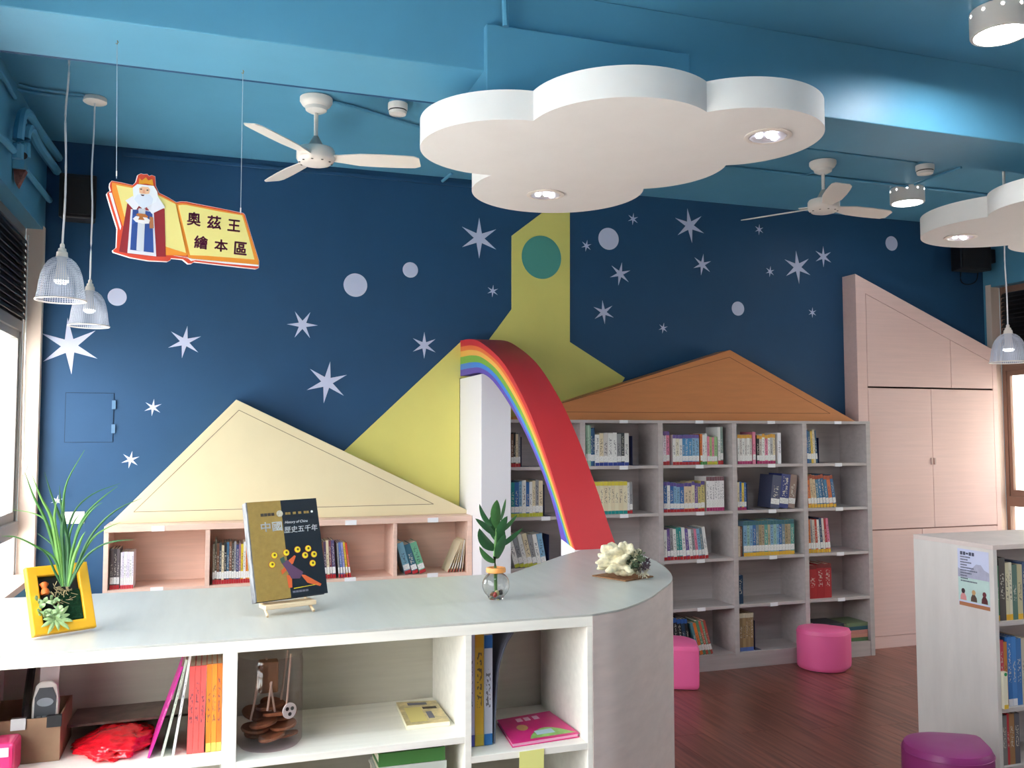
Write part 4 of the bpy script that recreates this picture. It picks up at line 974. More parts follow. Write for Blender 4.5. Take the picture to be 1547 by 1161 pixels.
for pts, wd, mi, dy in BLD:
    n_ = len(pts)
    pts = [(385+(pts[0][0]-385)*.55, 800)]+[(p[0], p[1]) for p in pts[1:]]
    P3 = [onY(*ZP(*p), 2.515+dy*(i/(n_-1))+.006*(i == 0)) for i, p in enumerate(pts)]
    cv = catmull(P3, 4); vs = []
    for i, p in enumerate(cv):
        t = i/(len(cv)-1); d = (cv[min(i+1, len(cv)-1)]-cv[max(i-1, 0)]).normalized(); s_ = d.cross(Vector((.2, -1, .3))).normalized(); k_ = d.cross(s_)
        ww = wd*.75*(1-t**2.2)+.0003; ww *= min(1, .5+t*3)
        vs += [inv@(p-s_*ww+k_*ww*.4), inv@p, inv@(p+s_*ww+k_*ww*.4)]
    fs = []
    for i in range(len(cv)-1): a = i*3; fs += [(a, a+1, a+4, a+3), (a+1, a+2, a+5, a+4)]
    part('grass_blade', MB().add(vs, fs), mg[mi], pf, world=False, smooth=True)
# root ball
mb = MB()
for i in range(60):
    a = random.uniform(0, 6.28); p = Vector((.006+random.gauss(0, .010), .098+random.gauss(0, .012), random.uniform(-.012, .004))); q = p+Vector((random.gauss(0, .010), random.gauss(0, .010), random.uniform(-.002, .008)))
    mb.tube([p, q], .0008, 4)
rt = part('roots', mb, mat('pale_roots', (176, 160, 120), .9), pf, world=False); rt['kind'] = 'stuff'

# ------------------------------------------------------------------ vase with plant
vx_, vy_ = .827, 2.635
vs_ = thing('glass_vase', (vx_, vy_, CT), 'small round glass vase with orange rim and upright leafy plant', 'vase')
mvg = bpy.data.materials.new('clear_glass'); mvg.use_nodes = True; b_ = mvg.node_tree.nodes['Principled BSDF']; b_.inputs['Transmission Weight'].default_value = 1; b_.inputs['Roughness'].default_value = .02; b_.inputs['IOR'].default_value = 1.35
R_ = .0425
prof = [(0, .0005), (.022, .0005)] + [(R_*math.sin(a), .043-R_*.98*math.cos(a)) for a in [math.radians(d) for d in range(38, 151, 8)]] + [(.021, .084), (.022, .088)]
inn = [(max(0, r-.0022), z if z > .01 else .003) for r, z in reversed(prof[1:])] + [(0, .003)]
part('bowl', MB().lathe(prof+inn, 32), mvg, vs_, world=False, smooth=True)
part('rim', MB().lathe([(.023, .080), (.030, .082), (.031, .090), (.029, .096), (.021, .097), (.020, .090), (.023, .080)], 28, cap=False), mat('orange_rubber_rim', (232, 156, 84), .5), vs_, world=False, smooth=True)
for i, c_ in enumerate([(150, 40, 40), (60, 60, 64), (225, 210, 150), (235, 230, 220), (170, 120, 80), (40, 44, 52), (210, 200, 190), (196, 60, 50), (120, 110, 100)]):
    a = i*2.4; rr = .014*math.sqrt(i/8*1.6)
    pb_ = part('pebble', MB().lathe([(0, -.005), (.006, -.003), (.008, 0), (.006, .003), (0, .005)], 10), mat('pebble_%d' % i, c_, .4), vs_, world=False, smooth=True)
    pb_.location = (rr*math.cos(a), rr*math.sin(a), .012+.004*(i % 3)); pb_.scale = (1.1, .9, 1.1); pb_.rotation_euler = (i, i*.7, 0)
part('stem', MB().tube([(0, 0, .02), (-.002, 0, .09), (-.004, 0, .13), (-.001, 0, .18), (.001, 0, .215)], [.005, .006, .0055, .004, .002], 8), mat('plant_stem', (96, 140, 74), .5), vs_, world=False, smooth=True)
ZV = lambda a, b: (680+a/4.297, 740+b/4.297)
mlf = [mat('leaf_dark', (44, 92, 52), .45, .5, .15, (40, 40, 40)), mat('leaf_mid', (66, 116, 60), .45, .5, .15, (40, 40, 40))]
LV = [((310, 250), (295, 150), (305, 66), .0115, -.012, 1), ((308, 450), (330, 370), (358, 288), .0105, -.02, 0), ((315, 340), (330, 250), (372, 172), .0095, -.005, 0), ((272, 235), (215, 190), (190, 93), .0055, .012, 0), ((300, 300), (235, 240), (163, 188), .0062, -.012, 0),
 ((300, 385), (205, 350), (190, 252), .0105, -.015, 0), ((295, 470), (225, 450), (190, 368), .006, -.006, 1), ((335, 270), (385, 235), (437, 163), .0042, .015, 1), ((325, 370), (390, 330), (477, 248), .005, .01, 0), ((330, 200), (352, 130), (362, 58), .0035, .02, 1), ((305, 330), (275, 250), (265, 170), .009, .008, 0), ((310, 400), (345, 330), (345, 240), .009, .012, 0)]
off = Vector((vx_, vy_, CT))
for b0, m0, t0, wd, dy, mi in LV:
    wd *= 1.75
    lm = leaf_mb(onY(*ZV(*b0), vy_)-off, onY(*ZV(*m0), vy_+dy*1.4)-off, onY(*ZV(*t0), vy_+dy*1.8)-off, wd, .3, 10, nrm=(.2, -1, .15))
    part('leaf', lm, mlf[mi], vs_, world=False, smooth=True)

# ------------------------------------------------------------------ conch shell on a mat
mc = [onZ(px, py, CT) for px, py in ((894.6, 871.5), (945.3, 879.6), (987, 872.6), (938, 864.5))]
solo('woven_mat', MB().prism([c+Vector((0, 0, .0006)) for c in mc], (0, 0, .004)), mat('brown_cork', (134, 98, 70), .9, .2, .3, (60, 60, 60), .4), 'small brown square mat under the seashell', 'mat')
sc0 = Vector((1.375, 2.862, CT+.0048))
sh = thing('seashell', tuple(sc0), 'large spiky cream conch shell filled with dried flowers on brown mat', 'seashell')
bm = bmesh.new(); bmesh.ops.create_icosphere(bm, subdivisions=5, radius=1)
spk = [Vector((math.cos(a)*math.cos(e_), math.sin(a)*math.cos(e_), math.sin(e_))).normalized() for a, e_ in ((3.0, .9), (3.9, .75), (2.4, 1.0), (1.2, 1.25), (5.0, 1.1), (3.3, .2), (4.2, .1), (2.6, .3), (5.0, .2), (4.6, -.4), (5.6, -.2), (0.2, .5), (.9, .8), (5.7, .7), (3.7, -.35), (1.8, .5), (3.5, .55), (2.9, .6), (4.4, .45), (4.0, 1.2), (3.2, -.1), (2.8, -.3), (5.2, .6), (4.8, .8))]
for v in bm.verts:
    d = v.co.normalized(); r_ = .95+.12*noise.noise(d*3)+.07*noise.noise(d*9)+.07*math.sin(8*math.atan2(d.z, d.y)+4*d.x)
    for s_ in spk: r_ += .55*max(0, (d.dot(s_)-.968)/.032)
    # mouth of the shell hollowed on the side to the front right
    r_ -= .35*max(0, (d.dot(Vector((.62, -.70, .25)).normalized())-.55)/.45)
    v.co = (d.x*.062*r_*(1-.18*d.x), d.y*.05*r_, max(-.98, d.z)*.050*r_+.054)
    if v.co.z < .0003: v.co.z = .0003
me = bpy.data.meshes.new('shell_body')
for f in bm.faces: f.smooth = True
bm.to_mesh(me); bm.free()
link('shell_body', me, mat('shell_cream', (222, 212, 178), .5, .4, .3, (55, 55, 55), .5), sh)
def tuft(name, c, n, size, mats, seed):
    rnd = random.Random(seed); mb = MB()
    for i in range(n):
        d = Vector((rnd.gauss(0, 1), rnd.gauss(0, 1), rnd.gauss(0, 1))).normalized(); d.y -= .3
        p = Vector(c)+d*size*rnd.uniform(.2, .9); q = p+d*rnd.uniform(.006, .013); s_ = d.orthogonal().normalized()*rnd.uniform(.002, .0045)
        mb.add([p-s_*.5, (p+q)/2+s_, q, (p+q)/2-s_], [(0, 1, 2, 3)])
    o = part(name, mb, mats, sh, world=False); o['kind'] = 'stuff'
tuft('dried_foliage', (.018, -.034, .074), 300, .032, mat('grey_green_foliage', (96, 112, 84), .8), 1)
tuft('dried_flowers', (.045, -.032, .050), 300, .027, mat('dull_purple_flower', (92, 74, 84), .8), 2)
tuft('dried_foliage', (.048, -.03, .022), 140, .024, mat('pale_bract', (206, 200, 176), .8), 3)
tuft('dried_foliage', (.0, -.044, .052), 130, .022, mat('dark_green_sprig', (62, 80, 56), .8), 4)

# ------------------------------------------------------------------ right-hand island shelf
IX0, IX1, IYF, IYB, IT = 3.375, 4.95, 3.180, 3.668, 1.07
isl = thing('island_bookcase', (4.15, 3.42, 0), 'low white-grey island bookcase with poster on its end panel', 'bookcase')
part('top_board', MB().box(IX0, IX1, IYF, IYB, IT-.022, IT), m_cend, isl, bevel=.0015)
part('end_panel', MB().box(IX0, IX0+.022, IYF, IYB, 0, IT-.022), mat('grey_white_oak', (222, 217, 212), .45, .4, .05, (40, 12, 3), .05), isl, bevel=.001)
part('end_panel', MB().box(IX1-.022, IX1, IYF, IYB, 0, IT-.022), m_counter, isl, bevel=.001)
part('back_panel', MB().box(IX0+.022, IX1-.022, 3.42, 3.434, .06, IT-.022), m_greywood, isl)
part('divider', MB().box(4.15, 4.17, IYF, IYB, .06, IT-.022), m_counter, isl)
IZ = [.722, .335, .075]
for xa, xb in ((IX0+.022, 4.15), (4.17, IX1-.022)):
    for z in IZ: part('shelf', MB().box(xa, xb, IYF+.001, 3.42, z-.02, z), m_greywood, isl, bevel=.001)
part('plinth', MB().box(IX0+.022, IX1-.022, IYF+.01, IYF+.028, 0, .055), m_counter, isl)
def irun(row, pairs):
    x = IX0+.024
    for w_, h_, rgb, lab, bnd in pairs:
        book(x, IYF+.018, IZ[row]+.0006, w_, h_, .17, rgb, lab, 'books in the island bookcase', 0, False, band=bnd); x += w_+.0008
irun(0, [(.010, .245, (40, 80, 70), 'thin dark green book against the end panel, island top shelf', None), (.012, .25, (80, 140, 100), 'slim leaf green book second from the end panel, island top shelf', YEL), (.038, .285, (84, 76, 72), 'thick dark photo-covered book, island top shelf', None), (.020, .26, (222, 214, 180), 'cream book beside the dark photo book, island top shelf', YEL), (.018, .262, (226, 220, 196), 'ivory book after the cream one, island top shelf', YEL), (.03, .25, (90, 120, 110), 'grey green book sixth from the end panel, island top shelf', None), (.03, .25, (200, 190, 150), 'beige book seventh from the end panel, island top shelf', YEL), (.03, .26, (70, 90, 130), 'slate blue book eighth from the end panel, island top shelf', None)])
irun(1, [(.016, .295, (120, 90, 130), 'plum book against the end panel, island second shelf', None), (.02, .30, (206, 70, 90), 'rose red book second from the end panel, island second shelf', None), (.02, .29, (196, 130, 60), 'ochre and brown book third from the end panel, island second shelf', None), (.026, .31, (58, 120, 190), 'bright blue book fourth from the end panel, island second shelf', (226, 226, 230)), (.026, .31, (70, 132, 200), 'sky blue book fifth from the end panel, island second shelf', (226, 226, 230)), (.03, .30, (60, 116, 180), 'mid blue book sixth from the end panel, island second shelf', None), (.03, .3, (200, 190, 170), 'stone coloured book seventh from the end panel, island second shelf', None)])
irun(2, [(.012, .20, (120, 150, 130), 'short sage book against the end panel, island bottom shelf', None), (.03, .222, (130, 128, 128), 'grey book second from the end panel, island bottom shelf', None), (.012, .228, (190, 50, 60), 'thin red book third from the end panel, island bottom shelf', None), (.03, .225, (160, 120, 80), 'tan book fourth from the end panel, island bottom shelf', None), (.03, .225, (90, 90, 100), 'charcoal book fifth from the end panel, island bottom shelf', None)])
mgd = mat('green_dot_sticker', (20, 140, 80), .5)
q = link('book_front', None, None) if False else None
fb = thing('picture_book', (IX0+.034, IYF-.0, IZ[1]), 'small cream picture book standing in front of the island second row', 'book')
part('cover', MB().box(-.010, .014, -.012, .008, .0006, .165), mat('cream_cover', (236, 230, 206), .5), fb, world=False, bevel=.001)
part('sticker', MB().lathe([(0, 0), (.008, 0), (.008, .001), (0, .001)], 12), mgd, fb, world=False); fb.children[-1].rotation_euler = (math.pi/2, 0, 0); fb.children[-1].location = (.003, -.012, .155)
part('sticker', MB().box(-.010, .014, -.0128, -.0118, .002, .02), mat('yellow_sticker', (230, 190, 60), .5), fb, world=False)
# poster on the end panel (faces left)
po = thing('poster', (IX0, 3.29, .77), 'small pale blue paper poster taped to the island end panel', 'poster')
py0, py1, pz0, pz1 = 3.385, 3.205, .768, 1.034      # left edge is the far one
xp = IX0-.0012
def pq(name, u0, u1, v0, v1, dx, m): return part(name, MB().box(xp-dx, xp-dx+.0006, py0+(py1-py0)*u1, py0+(py1-py0)*u0, pz0+(pz1-pz0)*v0, pz0+(pz1-pz0)*v1), m, po)
pq('sheet', 0, 1, 0, 1, 0, mat('poster_sky', (208, 214, 240), .4))
pq('print', 0, 1, .09, .52, .0003, mat('poster_mint', (196, 222, 216), .4, .4, .06, (20, 20, 20)))
def pp(name, pts, dx, m): return part(name, MB().prism([(xp-dx, py0+(py1-py0)*u, pz0+(pz1-pz0)*v) for u, v in pts], (.0004, 0, 0)), m, po)
pp('print', [(0, .5), (.0, .66), (.15, .62), (.35, .6), (.5, .7), (.6, .76), (.75, .76), (.85, .68), (1, .64), (1, .5)], .0006, mat('poster_hills', (176, 178, 200), .5, .4, .1, (30, 30, 30)))
pq('print', .02, 1, 0, .065, .0006, mat('poster_brown_strip', (176, 116, 80), .5))
mpk_ = mat('poster_ink', (70, 76, 98), .6)
for i in range(5):
    if i in (1, 3) or True: pq('lettering', .09+i*.095, .165+i*.095, .895, .955, .0009, mpk_) if i != 2 else pq('lettering', .09+i*.095, .165+i*.095, .91, .94, .0009, mpk_)
rr_ = random.Random(4)
for i in range(10):
    u = .09; end = [.42, .3, .42, .28, .5, .62, .44, .3, .3, .62][i]
    while u < end:
        w_ = rr_.uniform(.018, .034); pq('lettering', u, u+w_, .85-i*.047, .85-i*.047+.022, .0009, mpk_); u += w_+.012
for cu_, top_, bot_ in ((.16, (60, 40, 50), (220, 150, 150)), (.5, (200, 160, 110), (90, 70, 60)), (.84, (110, 50, 60), (86, 36, 44))):
    pp('print', [(cu_+.06*math.cos(a), .26+.045*math.sin(a)) for a in [i*math.pi/7 for i in range(14)]], .0010, mat('poster_top_%d' % int(cu_*100), top_, .5))
    pp('print', [(cu_-.10, .10), (cu_+.10, .10), (cu_+.09, .17), (cu_+.03, .23), (cu_-.04, .23), (cu_-.09, .17)], .0009, mat('poster_bot_%d' % int(cu_*100), bot_, .5))

# ------------------------------------------------------------------ stools
def stool(c, rx, ry, h, rz, m, label):
    """teardrop-plan padded stool: disc with one squared corner"""
    t = thing('stool', (c[0], c[1], 0), label, 'stool', None, rz)
    n = 48; plan_ = []
    for i in range(n):
        a = 2*math.pi*i/n; x, y = math.cos(a), math.sin(a)
        if 0 < a < math.pi/2:
            k_ = 1/(abs(x)**14+abs(y)**14)**(1/14); k_ = 1+(k_-1)*.95; x *= k_; y *= k_
        plan_.append((x*rx, y*ry))
    prof_ = [(.0, .012), (.94, .004), (.985, .014), (1.0, .03), (1.0, h-.05), (.985, h-.022), (.94, h-.006), (.84, h), (.5, h+.006), (0, h+.008)]
    mb = MB(); vs = []
    for r_, z in prof_: vs += [(x*max(r_, .001), y*max(r_, .001), z) for x, y in plan_]
    fs = [(k_*n+i, k_*n+(i+1) % n, (k_+1)*n+(i+1) % n, (k_+1)*n+i) for k_ in range(len(prof_)-1) for i in range(n)]
    part('cushion', mb.add(vs, fs), m, t, world=False, smooth=True)
    seam = [(x*1.004, y*1.004, h-.03) for x, y in plan_]; seam.append(seam[0])
    part('seam', MB().tube(seam, .0018, 5), m, t, world=False, smooth=True)
    cx_ = plan_[n//8]
    part('seam', MB().tube([(cx_[0]*1.0, cx_[1]*1.0, .03), (cx_[0]*1.0, cx_[1]*1.0, h-.03)], .002, 5), m, t, world=False)
    part('base', MB().prism([(x*.9, y*.9, .0005) for x, y in plan_], (0, 0, .01)), m_black, t, world=False)
mpink = mat('pink_vinyl', (255, 112, 170), .38, .5); mpur = mat('purple_vinyl', (150, 48, 118), .4, .5)
stool((3.925, 5.13), .165, .145, .27, math.radians(-55), mpink, 'bright pink vinyl stool in front of the end bay of the bookcase')
stool((2.80, 5.12), .165, .145, .27, math.radians(-115), mpink, 'bright pink vinyl stool half hidden behind the curved counter end')
stool((2.89, 2.985), .175, .17, .30, math.radians(-30), mpur, 'purple vinyl stool beside the island end panel')

# ------------------------------------------------------------------ cloud ceiling panels
def circ_int(a, b, outer):
    (x0, y0, r0), (x1, y1, r1) = a, b; d = math.hypot(x1-x0, y1-y0); k_ = (r0*r0-r1*r1+d*d)/(2*d); h = math.sqrt(max(0, r0*r0-k_*k_))
    mx, my_ = x0+k_*(x1-x0)/d, y0+k_*(y1-y0)/d
    c_ = [(mx+h*(y1-y0)/d, my_-h*(x1-x0)/d), (mx-h*(y1-y0)/d, my_+h*(x1-x0)/d)]
    return max(c_, key=lambda p: math.hypot(p[0]-outer[0], p[1]-outer[1]))
def cloud_outline(cs):
    ctr = (sum(c[0] for c in cs)/len(cs), sum(c[1] for c in cs)/len(cs)); n = len(cs); pts = []
    J = [circ_int(cs[i], cs[(i+1) % n], ctr) for i in range(n)]
    for i in range(n):
        x, y, r = cs[i]; a0 = math.atan2(J[i-1][1]-y, J[i-1][0]-x); a1 = math.atan2(J[i][1]-y, J[i][0]-x)
        while a1 < a0: a1 += 2*math.pi
        k_ = max(8, int((a1-a0)/.07))
        pts += [(x+r*math.cos(a0+(a1-a0)*j/k_), y+r*math.sin(a0+(a1-a0)*j/k_)) for j in range(k_)]
    return pts
m_led = mat('lamp_glow', (250, 252, 255), .5, emit=3)
m_led2 = mat('downlight_glow', (240, 240, 255), .5, emit=9)
def cloud(name, cs, z0, z1, lights, label, hang):
    t = thing(name, (cs[1][0], cs[1][1], z0), label, 'ceiling cloud', 'cloud panels under the ceiling')
    pts = cloud_outline(cs); o = part('panel', MB().prism([(x, y, z0) for x, y in pts], (0, 0, z1-z0)), m_cloud, t, smooth=True)
    for x, y in lights:
        rm = part('downlight_rim', MB().lathe([(.072, -.001), (.086, -.001), (.088, -.005), (.080, -.008), (.070, -.007), (.068, -.002)], 32, (x, y, z0), cap=False), m_ivory, t, smooth=True)
        part('reflector', MB().lathe([(0, -.0005), (.045, -.0006), (.062, -.0035), (.069, -.0065)], 10, (x, y, z0), cap=False), m_chrome, t, sub=rm)
        for dx, dy in ((-.034, .006), (.0, -.01), (.034, .008)):
            part('bulb', MB().lathe([(0, -.012), (.010, -.010), (.013, -.005), (.011, -.001)], 12, (x+dx, y+dy, z0), cap=False), m_led2, t, sub=rm, smooth=True)
    for x, y, zt_ in hang: part('hanger', MB().tube([(x, y, z1-.002), (x, y, zt_)], .008, 8), m_white, t)
    return t
CL1 = [(1.074, 3.278, .342), (1.409, 2.949, .347), (1.855, 2.884, .329), (1.667, 3.29, .356), (1.48, 3.769, .395)]
cloud('cloud_panel', CL1, 2.70, 2.81, [(1.953, 2.805), (1.444, 3.829)], 'large white cloud panel with two downlights in front of the beam casing', [(1.2, 3.75, CEIL), (1.75, 3.75, CEIL)])
CL2 = [(4.127, 3.742, .423), (4.011, 3.275, .342), (4.47, 3.05, .36), (4.80, 3.35, .36), (4.72, 3.80, .34)]
cloud('cloud_panel', CL2, 2.70, 2.81, [(4.003, 3.926)], 'white cloud panel with downlight near the window side pendant', [(4.2, 3.8, CEIL), (4.6, 3.7, CEIL), (4.2, 3.2, BZ)])

# ------------------------------------------------------------------ ceiling fans
def fan(x, y, zm, a0, label):
    t = thing('ceiling_fan', (x, y, CEIL), label, 'ceiling fan', 'ceiling fans')
    dz = zm-CEIL
    part('canopy', MB().lathe([(.060, 0), (.081, -.004), (.081, -.022), (.070, -.040), (.056, -.050), (.052, -.066), (.030, -.078), (.014, -.080)], 32), m_ivory, t, world=False, smooth=True)
    part('down_rod', MB().tube([(0, 0, -.07), (0, 0, dz+.05)], .0105, 12), m_ivory, t, world=False, smooth=True)
    part('coupling', MB().lathe([(.013, dz+.105), (.018, dz+.095), (.040, dz+.055), (.042, dz+.045)], 24), mat('grey_coupling', (170, 172, 170), .4), t, world=False, smooth=True)
    ho = part('motor_housing', MB().lathe([(.04, dz+.045), (.088, dz+.040), (.095, dz+.030), (.095, dz-.012), (.088, dz-.024), (.072, dz-.036), (.05, dz-.042), (0, dz-.044)], 40), m_ivory, t, world=False, smooth=True)
    for i in range(10):
        a = i*math.pi/5; part('vent_hole', MB().lathe([(0, -.0005), (.006, -.0005), (.006, .001), (0, .001)], 8, (.079*math.cos(a), .079*math.sin(a), dz-.0335)), m_gap, ho, world=False)
    for k_ in range(3):
        a = math.radians(a0+120*k_); ca, sa = math.cos(a), math.sin(a)
        prof_ = [(.075, .028), (.13, .040), (.22, .060), (.34, .064), (.44, .062), (.50, .058), (.528, .040)]
        up = [(r, wd) for r, wd in prof_]; dn = [(r-.012*(i > 4), -wd*.85) for i, (r, wd) in enumerate(prof_)][::-1]
        vs = []
        for r, wv in up+dn:
            zt_ = dz-.006-wv*math.sin(math.radians(13)); vs.append((r*ca-wv*sa, r*sa+wv*ca, zt_))
        part('blade', MB().prism(vs, (0, 0, .006)), m_ivory, t, world=False, bevel=.0015)
        part('blade_arm', MB().prism([(.07*ca-w_*sa, .07*sa+w_*ca, dz+.003) for w_ in (-.02, .02)]+[(.15*ca-w_*sa, .15*sa+w_*ca, dz+.003) for w_ in (.025, -.025)], (0, 0, .006)), m_ivory, t, world=False)
    return t
fan(.453, 4.466, 2.972, 230, 'white three-blade ceiling fan between the hanging sign and big cloud')
fan(3.553, 4.534, 2.990, 123, 'white three-blade ceiling fan above the orange triangle')

# ------------------------------------------------------------------ surface downlights
def can_lamp(x, y, label, power):
    t = thing('cylinder_downlight', (x, y, CEIL), label, 'downlight', 'cylinder downlights on the ceiling')
    part('housing', MB().lathe([(.108, 0), (.112, -.004), (.112, -.098), (.109, -.104), (.098, -.104), (.096, -.092)], 40, cap=False), m_ivory, t, world=False, smooth=True)
    part('top_plate', MB().lathe([(0, -.006), (.11, -.006), (.11, 0), (0, 0)], 32), m_ivory, t, world=False)
    part('diffuser', MB().lathe([(0, -.094), (.097, -.094), (.097, -.090), (0, -.090)], 32), mat('downlight_diffuser_%d' % power, (250, 252, 255), .5, emit=power), t, world=False)
    for i in range(10):
        a = i*math.pi/5+.2
        v_ = part('vent', MB().lathe([(0, 0), (.006, 0), (.006, .002), (0, .002)], 8), mat('vent_glow', (255, 255, 255), .5, emit=4), t, world=False)
        v_.rotation_euler = (0, math.pi/2, a); v_.location = (.1115*math.cos(a), .1115*math.sin(a), -.022)
    return t
can_lamp(2.955, 2.665, 'white cylinder ceiling downlight in front of the beam, throwing a glow on it', 62)
can_lamp(4.50, 4.86, 'white cylinder ceiling downlight beside the second fan', 12)

for x, y, lab_ in ((.25, 1.45, 'added unseen white cylinder downlight over the floor before the counter'), (2.6, 1.1, 'added unseen white cylinder downlight in the middle of the near bay'), (5.0, 1.6, 'added unseen white cylinder downlight over the near side of the island bookcase')):  # unseen downlights added to brighten the counter front, curved panel and floor
    can_lamp(x, y, lab_, 62)

# ------------------------------------------------------------------ smoke detectors
def detector(px, py, r, label):
    c = onZ(px, py, CEIL)
    t = thing('smoke_detector', tuple(c), label, 'smoke detector')
    part('mount', MB().lathe([(r*.9, 0), (r*.9, -.018)], 28), m_ceil, t, world=False)
    part('body', MB().lathe([(r, -.018), (r, -.045), (r*.92, -.052)], 28, cap=False).lathe([(r*.92, -.058), (r*.85, -.072), (r*.4, -.078), (0, -.079)], 28, cap=False), m_ivory, t, world=False, smooth=True)
    part('slot_ring', MB().lathe([(r*.9, -.050), (r*.9, -.060)], 28), m_gap, t, world=False)
detector(601, 152, .05, 'round white smoke detector beside the first fan')
detector(1397, 246, .055, 'round white smoke detector beside the second cylinder downlight')

# ------------------------------------------------------------------ pendant lamps with perforated shades
def mesh_shade_mat():
    m = bpy.data.materials.new('perforated_white_metal'); m.use_nodes = True; nt = m.node_tree; N = nt.nodes; L = nt.links
    b_ = N['Principled BSDF']; b_.inputs['Base Color'].default_value = (*lin((196, 202, 218)), 1); b_.inputs['Roughness'].default_value = .4
    tc = N.new('ShaderNodeTexCoord'); sp = N.new('ShaderNodeSeparateXYZ'); L.new(tc.outputs['Object'], sp.inputs[0])
    at = N.new('ShaderNodeMath'); at.operation = 'ARCTAN2'; L.new(sp.outputs[1], at.inputs[0]); L.new(sp.outputs[0], at.inputs[1])
    def wv(src, k_):
        a = N.new('ShaderNodeMath'); a.operation = 'MULTIPLY'; a.inputs[1].default_value = k_; L.new(src, a.inputs[0])
        s_ = N.new('ShaderNodeMath'); s_.operation = 'SINE'; L.new(a.outputs[0], s_.inputs[0]); return s_.outputs[0]
    pr = N.new('ShaderNodeMath'); pr.operation = 'ADD'; L.new(wv(at.outputs[0], 60), pr.inputs[0]); L.new(wv(sp.outputs[2], 900), pr.inputs[1])
    gt = N.new('ShaderNodeMath'); gt.operation = 'LESS_THAN'; gt.inputs[1].default_value = .35; L.new(pr.outputs[0], gt.inputs[0])
    L.new(gt.outputs[0], b_.inputs['Alpha']); return m
m_mesh = mesh_shade_mat()
def pendant(x, y, zb, ztop, label, sc=1):
    t = thing('pendant_lamp', (x, y, zb), label, 'pendant lamp', 'perforated pendant lamps')
    h = ztop-zb
    part('ceiling_rose', MB().lathe([(.054, h), (.056, h-.004), (.056, h-.022), (.050, h-.026), (.006, h-.027)], 28), m_ivory, t, world=False, smooth=True)
    rw = random.Random(int(x*100+y*10)); cl = [(0, 0, .235)]+[(rw.uniform(-.006, .006), rw.uniform(-.006, .006), .235+(h-.26)*f_) for f_ in (.2, .4, .6, .8)]+[(0, 0, h-.02)]
    part('cord', MB().tube(catmull(cl, 5), .0042, 6), mat('white_cord', (232, 232, 236), .5), t, world=False, smooth=True)
    part('cap', MB().lathe([(.006, .236), (.009, .230), (.009, .218), (.015, .214), (.016, .204), (.021, .199), (.022, .184), (.024, .178)], 20), m_ivory, t, world=False, smooth=True)
    k0 = len(t.children)
    prof_ = [(.022, .180), (.036, .174), (.052, .160), (.066, .138), (.076, .110), (.083, .075), (.087, .04), (.092, .012), (.094, .004)]
    part('shade', MB().lathe(prof_, 48, cap=False), m_mesh, t, world=False, smooth=True)
    ring = [(.094*math.cos(i*math.pi/20), .094*math.sin(i*math.pi/20), .003) for i in range(41)]
    part('shade_rim', MB().tube(ring, .0035, 6), m_ivory, t, world=False, smooth=True)
    part('bulb_holder', MB().lathe([(.018, .178), (.019, .12), (.026, .10), (.028, .085)], 20), m_ivory, t, world=False, smooth=True)
    part('bulb', MB().lathe([(.027, .086), (.027, .078), (.018, .070), (0, .067)], 20), m_led, t, world=False, smooth=True)
    for c_ in t.children:
        if sc != 1 and c_.name.split('.')[0] in ('shade', 'shade_rim', 'bulb_holder', 'bulb', 'cap'): c_.scale = (sc, sc, 1)
pendant(-.605, 3.97, 2.12, CEIL, 'white perforated pendant lamp nearer the beam, the larger-looking of the pair')
pendant(-.605, 4.817, 2.115, CEIL, 'white perforated pendant lamp nearer the navy wall, lower of the pair')
pendant(4.60, 4.17, 2.015, CEIL, 'single white perforated pendant lamp hanging by the brown window', 1.15)

# ------------------------------------------------------------------ hanging sign
h0 = onZ(177, 61, BZ); h1 = onZ(367, 106, BZ)
sd = Vector((h1.x-h0.x, h1.y-h0.y, 0)).normalized(); sn = Vector((sd.y, -sd.x, 0))       # towards the viewer
sg = thing('hanging_sign', (h0+(h1-h0)*.5)[:2]+(2.2,), 'hanging open-book sign with bearded king cut-out and purple characters', 'sign')
def S(px, py, k_=0): return onP(px, py, h0+sn*k_, sn)
def SL(a, b): return (155+a/7.254, 250+b/7.254)
def SR(a, b): return (265+a/10.556, 300+b/10.556)
def splate(name, pix, lay, m, th=None):
    return part(name, MB().prism([S(*p, lay*.0006) for p in pix], -sn*(th if th else .0006)), m, sg)
out_ = [SL(*p) for p in [(80, 190), (100, 168), (200, 185), (330, 215), (365, 180), (385, 105), (420, 88), (450, 95), (490, 93), (510, 115), (540, 105), (578, 120), (585, 225), (620, 300), (720, 350), (805, 402)]]+[SR(*p) for p in [(20, 58), (90, 45), (180, 48), (260, 68), (700, 152), (1085, 232), (1112, 262), (1220, 620), (1337, 1000), (1332, 1108), (1290, 1125), (700, 1060), (300, 1012), (262, 1040), (205, 1045), (120, 975), (60, 968)]]+[SL(*p) for p in [(750, 1020), (745, 1040), (712, 1056), (500, 1045), (300, 1010), (118, 952), (110, 930), (150, 900), (160, 690), (100, 500), (45, 312), (60, 290), (88, 280), (75, 230)]]
m_sred = mat('sign_red_edge', (222, 74, 44), .5); m_sor = mat('sign_orange', (240, 150, 48), .5); m_sye = mat('sign_page_yellow', (242, 228, 142), .5); m_swh = mat('sign_white', (240, 238, 240), .5)
splate('backboard', out_, 0, mat('sign_foam_edge', (238, 226, 222), .7), .014)
